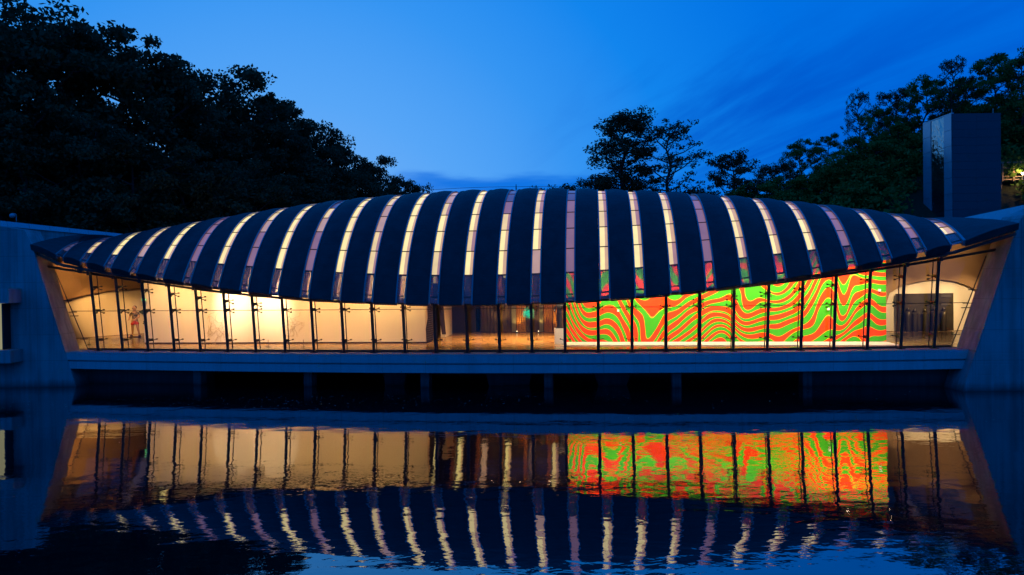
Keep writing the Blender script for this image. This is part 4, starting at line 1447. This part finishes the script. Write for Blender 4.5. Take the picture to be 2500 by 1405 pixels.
def tree_proto(seed, H, W, bare, nl, per, leaf, crad, mat, sparse=False):
    """trunk and crown meshes of one tree, foot at the origin"""
    rr = random.Random(seed)
    tk = MB(); cents = []; rads = []
    pts = [Vector((0, 0, -1.0))]
    nseg = 7
    for i_ in range(1, nseg + 1):
        pts.append(Vector((rr.uniform(-1, 1) * 0.03 * H, rr.uniform(-1, 1) * 0.03 * H, H * 0.86 * i_ / nseg)))
    r0 = H * 0.019
    for i_ in range(nseg):
        tk.tube(pts[i_], pts[i_ + 1], r0 * (1 - 0.8 * i_ / nseg), r0 * (1 - 0.8 * (i_ + 1) / nseg), 7, False)

    def trunk_at(z):
        z = max(0, min(z, H * 0.86)); k = min(nseg - 1, int(z / (H * 0.86) * nseg)); f_ = z / (H * 0.86) * nseg - k
        a_ = pts[k] if k > 0 else Vector((0, 0, 0))
        return a_.lerp(pts[k + 1], f_)

    for i_ in range(nl):
        zf = bare + (0.98 - bare) * ((i_ + rr.random()) / nl)
        az = i_ * 2.399 + rr.uniform(-0.5, 0.5)
        prof = math.sin(math.pi * min(1, max(0.05, (zf - bare) / (1.06 - bare))) ** 0.8) ** 0.6
        ln = W * 0.5 * prof * rr.uniform(0.65, 1.12)
        st = trunk_at(H * (zf - 0.12 * prof))
        up = rr.uniform(0.25, 0.75)
        tip = st + Vector((math.cos(az) * ln, math.sin(az) * ln, ln * up))
        mid = st.lerp(tip, 0.5) + Vector((0, 0, -0.06 * ln))
        tk.tube(st, mid, r0 * 0.34, r0 * 0.22, 5, False); tk.tube(mid, tip, r0 * 0.22, r0 * 0.08, 5, False)
        for q in range(4 if not sparse else 5):
            f_ = rr.uniform(0.4, 1.0)
            bs_ = mid.lerp(tip, (f_ - 0.4) / 0.6)
            t2 = bs_ + Vector((rr.uniform(-1, 1), rr.uniform(-1, 1), rr.uniform(-0.2, 0.9))) * (W * 0.13)
            tk.tube(bs_, t2, r0 * 0.10, r0 * 0.04, 4, False)
            cents.append(tuple(t2)); rads.append(crad * rr.uniform(0.6, 1.25))
        cents.append(tuple(tip)); rads.append(crad * rr.uniform(0.7, 1.3))
    cents.append(tuple(trunk_at(H * 0.9) + Vector((0, 0, 0.06 * H)))); rads.append(crad)
    tm = bpy.data.meshes.new('trunk'); tm.from_pydata(tk.v, [], tk.f); tm.materials.append(M['bark'])
    cm_ = mesh_quads('crown', leaf_quads(cents, per, rads, leaf, seed), mat)
    return tm, cm_, H


protos = {
    'broad_a': tree_proto(11, 20, 13, 0.22, 26, 123, 0.208, 1.25, 'leaves_dark'),
    'broad_b': tree_proto(23, 20, 11, 0.28, 24, 116, 0.2, 1.15, 'leaves_dark'),
    'broad_c': tree_proto(37, 20, 15, 0.25, 28, 116, 0.216, 1.30, 'leaves_dark'),
    'open': tree_proto(41, 20, 11, 0.25, 32, 63, 0.192, 1.05, 'leaves_dark', True),
    'tall_a': tree_proto(83, 20, 8.5, 0.08, 46, 89, 0.168, 1.2, 'leaves_dark'),
    'sparse': tree_proto(53, 20, 10.5, 0.15, 34, 26, 0.184, 0.80, 'leaves_dark', True),
    'green_a': tree_proto(67, 20, 13, 0.18, 28, 116, 0.208, 1.25, 'leaves_green'),
    'green_b': tree_proto(71, 20, 12, 0.2, 26, 108, 0.2, 1.15, 'leaves_green'),
}
trn = random.Random(5)


def tree(kind, px, py, Y, label, group, height=None, wide=1.0, nm='broadleaf_tree'):
    tm, cm_, H0 = protos[kind]
    top = at_y(px, py, Y)
    gz = ground_z(top.x, Y)
    h = height or (top.z - gz)
    foot = Vector((top.x, Y, top.z - h))
    th = thing(nm, foot, label, 'tree', group)
    s_ = h / H0
    th.scale = (s_ * wide, s_ * wide, s_); th.rotation_euler = (0, 0, trn.uniform(0, 6.28))
    for n2, me in (('trunk', tm), ('crown', cm_)):
        o = bpy.data.objects.new(n2, me); col.objects.link(o); o.parent = th
    return th


GL = 'trees on the left slope'; GC = 'trees behind the middle of the roof'; GR = 'trees on the right slope'
left = [('broad_a', -60, 45, 66, 'dark broad tree cut by the left edge of the picture', 1.0),
        ('broad_c', 75, 32, 68, 'tall dark tree whose crown is the highest on the left slope', 1.0),
        ('broad_b', 205, 40, 72, 'tall dark tree with knobbly crown right of the highest one', 1.1),
        ('broad_a', 330, 97, 73, 'dark rounded tree on the skyline shoulder left of the gap', 1.0),
        ('broad_b', 405, 140, 77, 'dark tree sloping down to the gap in the left skyline', 0.95),
        ('open', 465, 195, 82, 'low dark tree filling the notch in the left skyline', 1.1),
        ('open', 545, 152, 84, 'airy round tree standing clear right of the notch in the skyline', 1.05),
        ('broad_b', 625, 215, 88, 'dark tree just right of the airy round tree', 0.9),
        ('broad_a', 700, 268, 92, 'dark tree on the falling skyline below the airy tree', 0.9),
        ('broad_c', 775, 312, 96, 'dark spreading tree halfway down the left skyline', 0.8),
        ('broad_b', 845, 345, 100, 'dark tree two thirds down the falling left skyline', 0.9),
        ('broad_a', 905, 385, 104, 'dark rounded tree near the low end of the left skyline', 0.8),
        ('broad_c', 960, 435, 110, 'small dark tree above the roof at the low left skyline', 0.7),
        ('broad_b', 1015, 468, 120, 'lowest dark tree at the right end of the left skyline', 0.8)]
for kd, px, py, Y, lab, wd in left:
    tree(kd, px, py, Y, lab, GL, None, wd)
fill = [(-150, 90, 60), (0, 190, 63), (470, 270, 76), (560, 300, 80), (640, 310, 85), (730, 360, 88), (800, 400, 92), (860, 430, 97), (930, 460, 104),
        (60, 260, 62), (200, 300, 65), (330, 330, 67), (450, 370, 70), (560, 400, 73), (670, 420, 77), (760, 450, 81)]
for k, (px, py, Y) in enumerate(fill):
    tree(('broad_a', 'broad_c', 'broad_b')[k % 3], px, py, Y, 'dark tree within the dense wood below the left skyline', 'trees inside the dark left wood', 15.0, 1.15)
mid = [('open', 1360, 442, 92, 'small leafy tree top above the roof left of the big tree', 0.8, None),
       ('tall_a', 1525, 266, 90, 'large dense tree rising alone behind the middle of the roof', 1.5, 14),
       ('sparse', 1632, 283, 88, 'thin see-through tree leaning against the large dense tree', 1.12, 15),
       ('open', 1455, 425, 94, 'low leafy tree at the left foot of the large dense tree', 0.8, 12),
       ('open', 1700, 455, 92, 'low scrubby tree between the see-through tree and the round tree', 0.9, 10),
       ('open', 1790, 368, 95, 'round airy tree right of the see-through tree', 1.0, None),
       ('open', 1872, 400, 99, 'small tree on the skyline right of the round airy tree', 0.9, None)]
for kd, px, py, Y, lab, wd, hh_ in mid:
    tree(kd, px, py, Y, lab, GC, hh_, wd)
rgt = [('green_a', 1955, 345, 100, 'bushy green tree at the low start of the right slope', 0.9),
       ('green_b', 2020, 330, 96, 'green tree right of the bushy start of the right slope', 0.9),
       ('sparse', 2095, 213, 96, 'thin bare-looking tree poking up from the right slope', 0.55),
       ('open', 2185, 212, 94, 'pointed tree between the thin one and the rounded one', 0.75),
       ('green_a', 2255, 190, 90, 'rounded dense tree left above the lift tower', 0.9),
       ('sparse', 2325, 128, 88, 'tall wispy tree behind the lift tower', 0.7),
       ('green_b', 2425, 136, 86, 'broad green tree above the right corner of the lift tower', 0.95),
       ('green_a', 2140, 262, 92, 'leafy tree below the thin bare-looking one', 0.8),
       ('green_b', 2345, 190, 91, 'dense tree right behind the top of the lift tower', 0.9),
       ('open', 1915, 392, 98, 'low airy tree where the right slope begins', 0.9),
       ('green_a', 2500, 122, 83, 'dark tree cut by the right edge of the picture', 0.95)]
for kd, px, py, Y, lab, wd in rgt:
    tree(kd, px, py, Y, lab, GR, None, wd)
fillr = [(1900, 440, 92), (1985, 420, 90), (2070, 370, 88), (2140, 330, 88), (2200, 310, 90), (2260, 300, 94), (2350, 250, 93), (2450, 240, 90), (2540, 250, 84), (2480, 330, 88), (1830, 455, 92), (2080, 440, 84), (2180, 430, 84)]
for k, (px, py, Y) in enumerate(fillr):
    tree(('green_a', 'green_b')[k % 2], px, py, Y, 'green tree within the wood on the right slope below the skyline', 'trees inside the right wood', 12.0, 1.2)


# undergrowth on both slopes
def undergrowth(x0, x1, y0, y1, n, seed, mat, hmax):
    r = np.random.default_rng(seed); cents = []; rads = []
    for _ in range(n):
        y = r.uniform(y0, y1); k = y / 70.0
        x = r.uniform(x0, x1) * k
        z = ground_z(x, y)
        if z < 0.2 and y < 66: continue
        if x > 40 and x < 51 and y < 82: continue
        cents.append((x, y, z + r.uniform(0.2, hmax))); rads.append(r.uniform(0.9, 2.0))
    me = mesh_quads('undergrowth', leaf_quads(cents, 34, rads, 0.30, seed, 0.8), mat)
    o = put('undergrowth', me, Vector((0, 0, 0))); o['kind'] = 'stuff'
    return o


o = undergrowth(-52, -6, 62, 112, 1500, 3, 'leaves_dark', 5.0); tag(o, 'dark leafy undergrowth covering the left wooded slope', 'undergrowth')
o = undergrowth(8, 58, 66, 108, 1500, 4, 'leaves_green', 3.5); tag(o, 'green leafy undergrowth covering the right wooded slope', 'undergrowth')
o = undergrowth(-14, 20, 63.5, 110, 900, 6, 'leaves_dark', 4.5); tag(o, 'low dark scrub on the shore behind the pavilion', 'undergrowth')

# specks and leaves floating on the pond
r = np.random.default_rng(9); vs = []
for _ in range(420):
    x = r.normal(-13, 9); y = r.uniform(37.2, 41.5)
    if r.random() < 0.25: x = r.uniform(-24, 24); y = r.uniform(30, 41)
    s_ = r.uniform(0.02, 0.07); a_ = r.uniform(0, 6.28)
    c_, q = math.cos(a_) * s_, math.sin(a_) * s_
    vs += [(x - c_, y - q, 0.004), (x + q * .5, y - c_ * .5, 0.012), (x + c_, y + q, 0.006), (x - q * .5, y + c_ * .5, 0.010)]
o = put('floating_leaves', mesh_quads('floating_leaves', np.array(vs), 'floating_leaf'), Vector((0, 0, 0)))
o['kind'] = 'stuff'; tag(o, 'tiny leaves and specks floating on the dark pond', 'floating leaves')
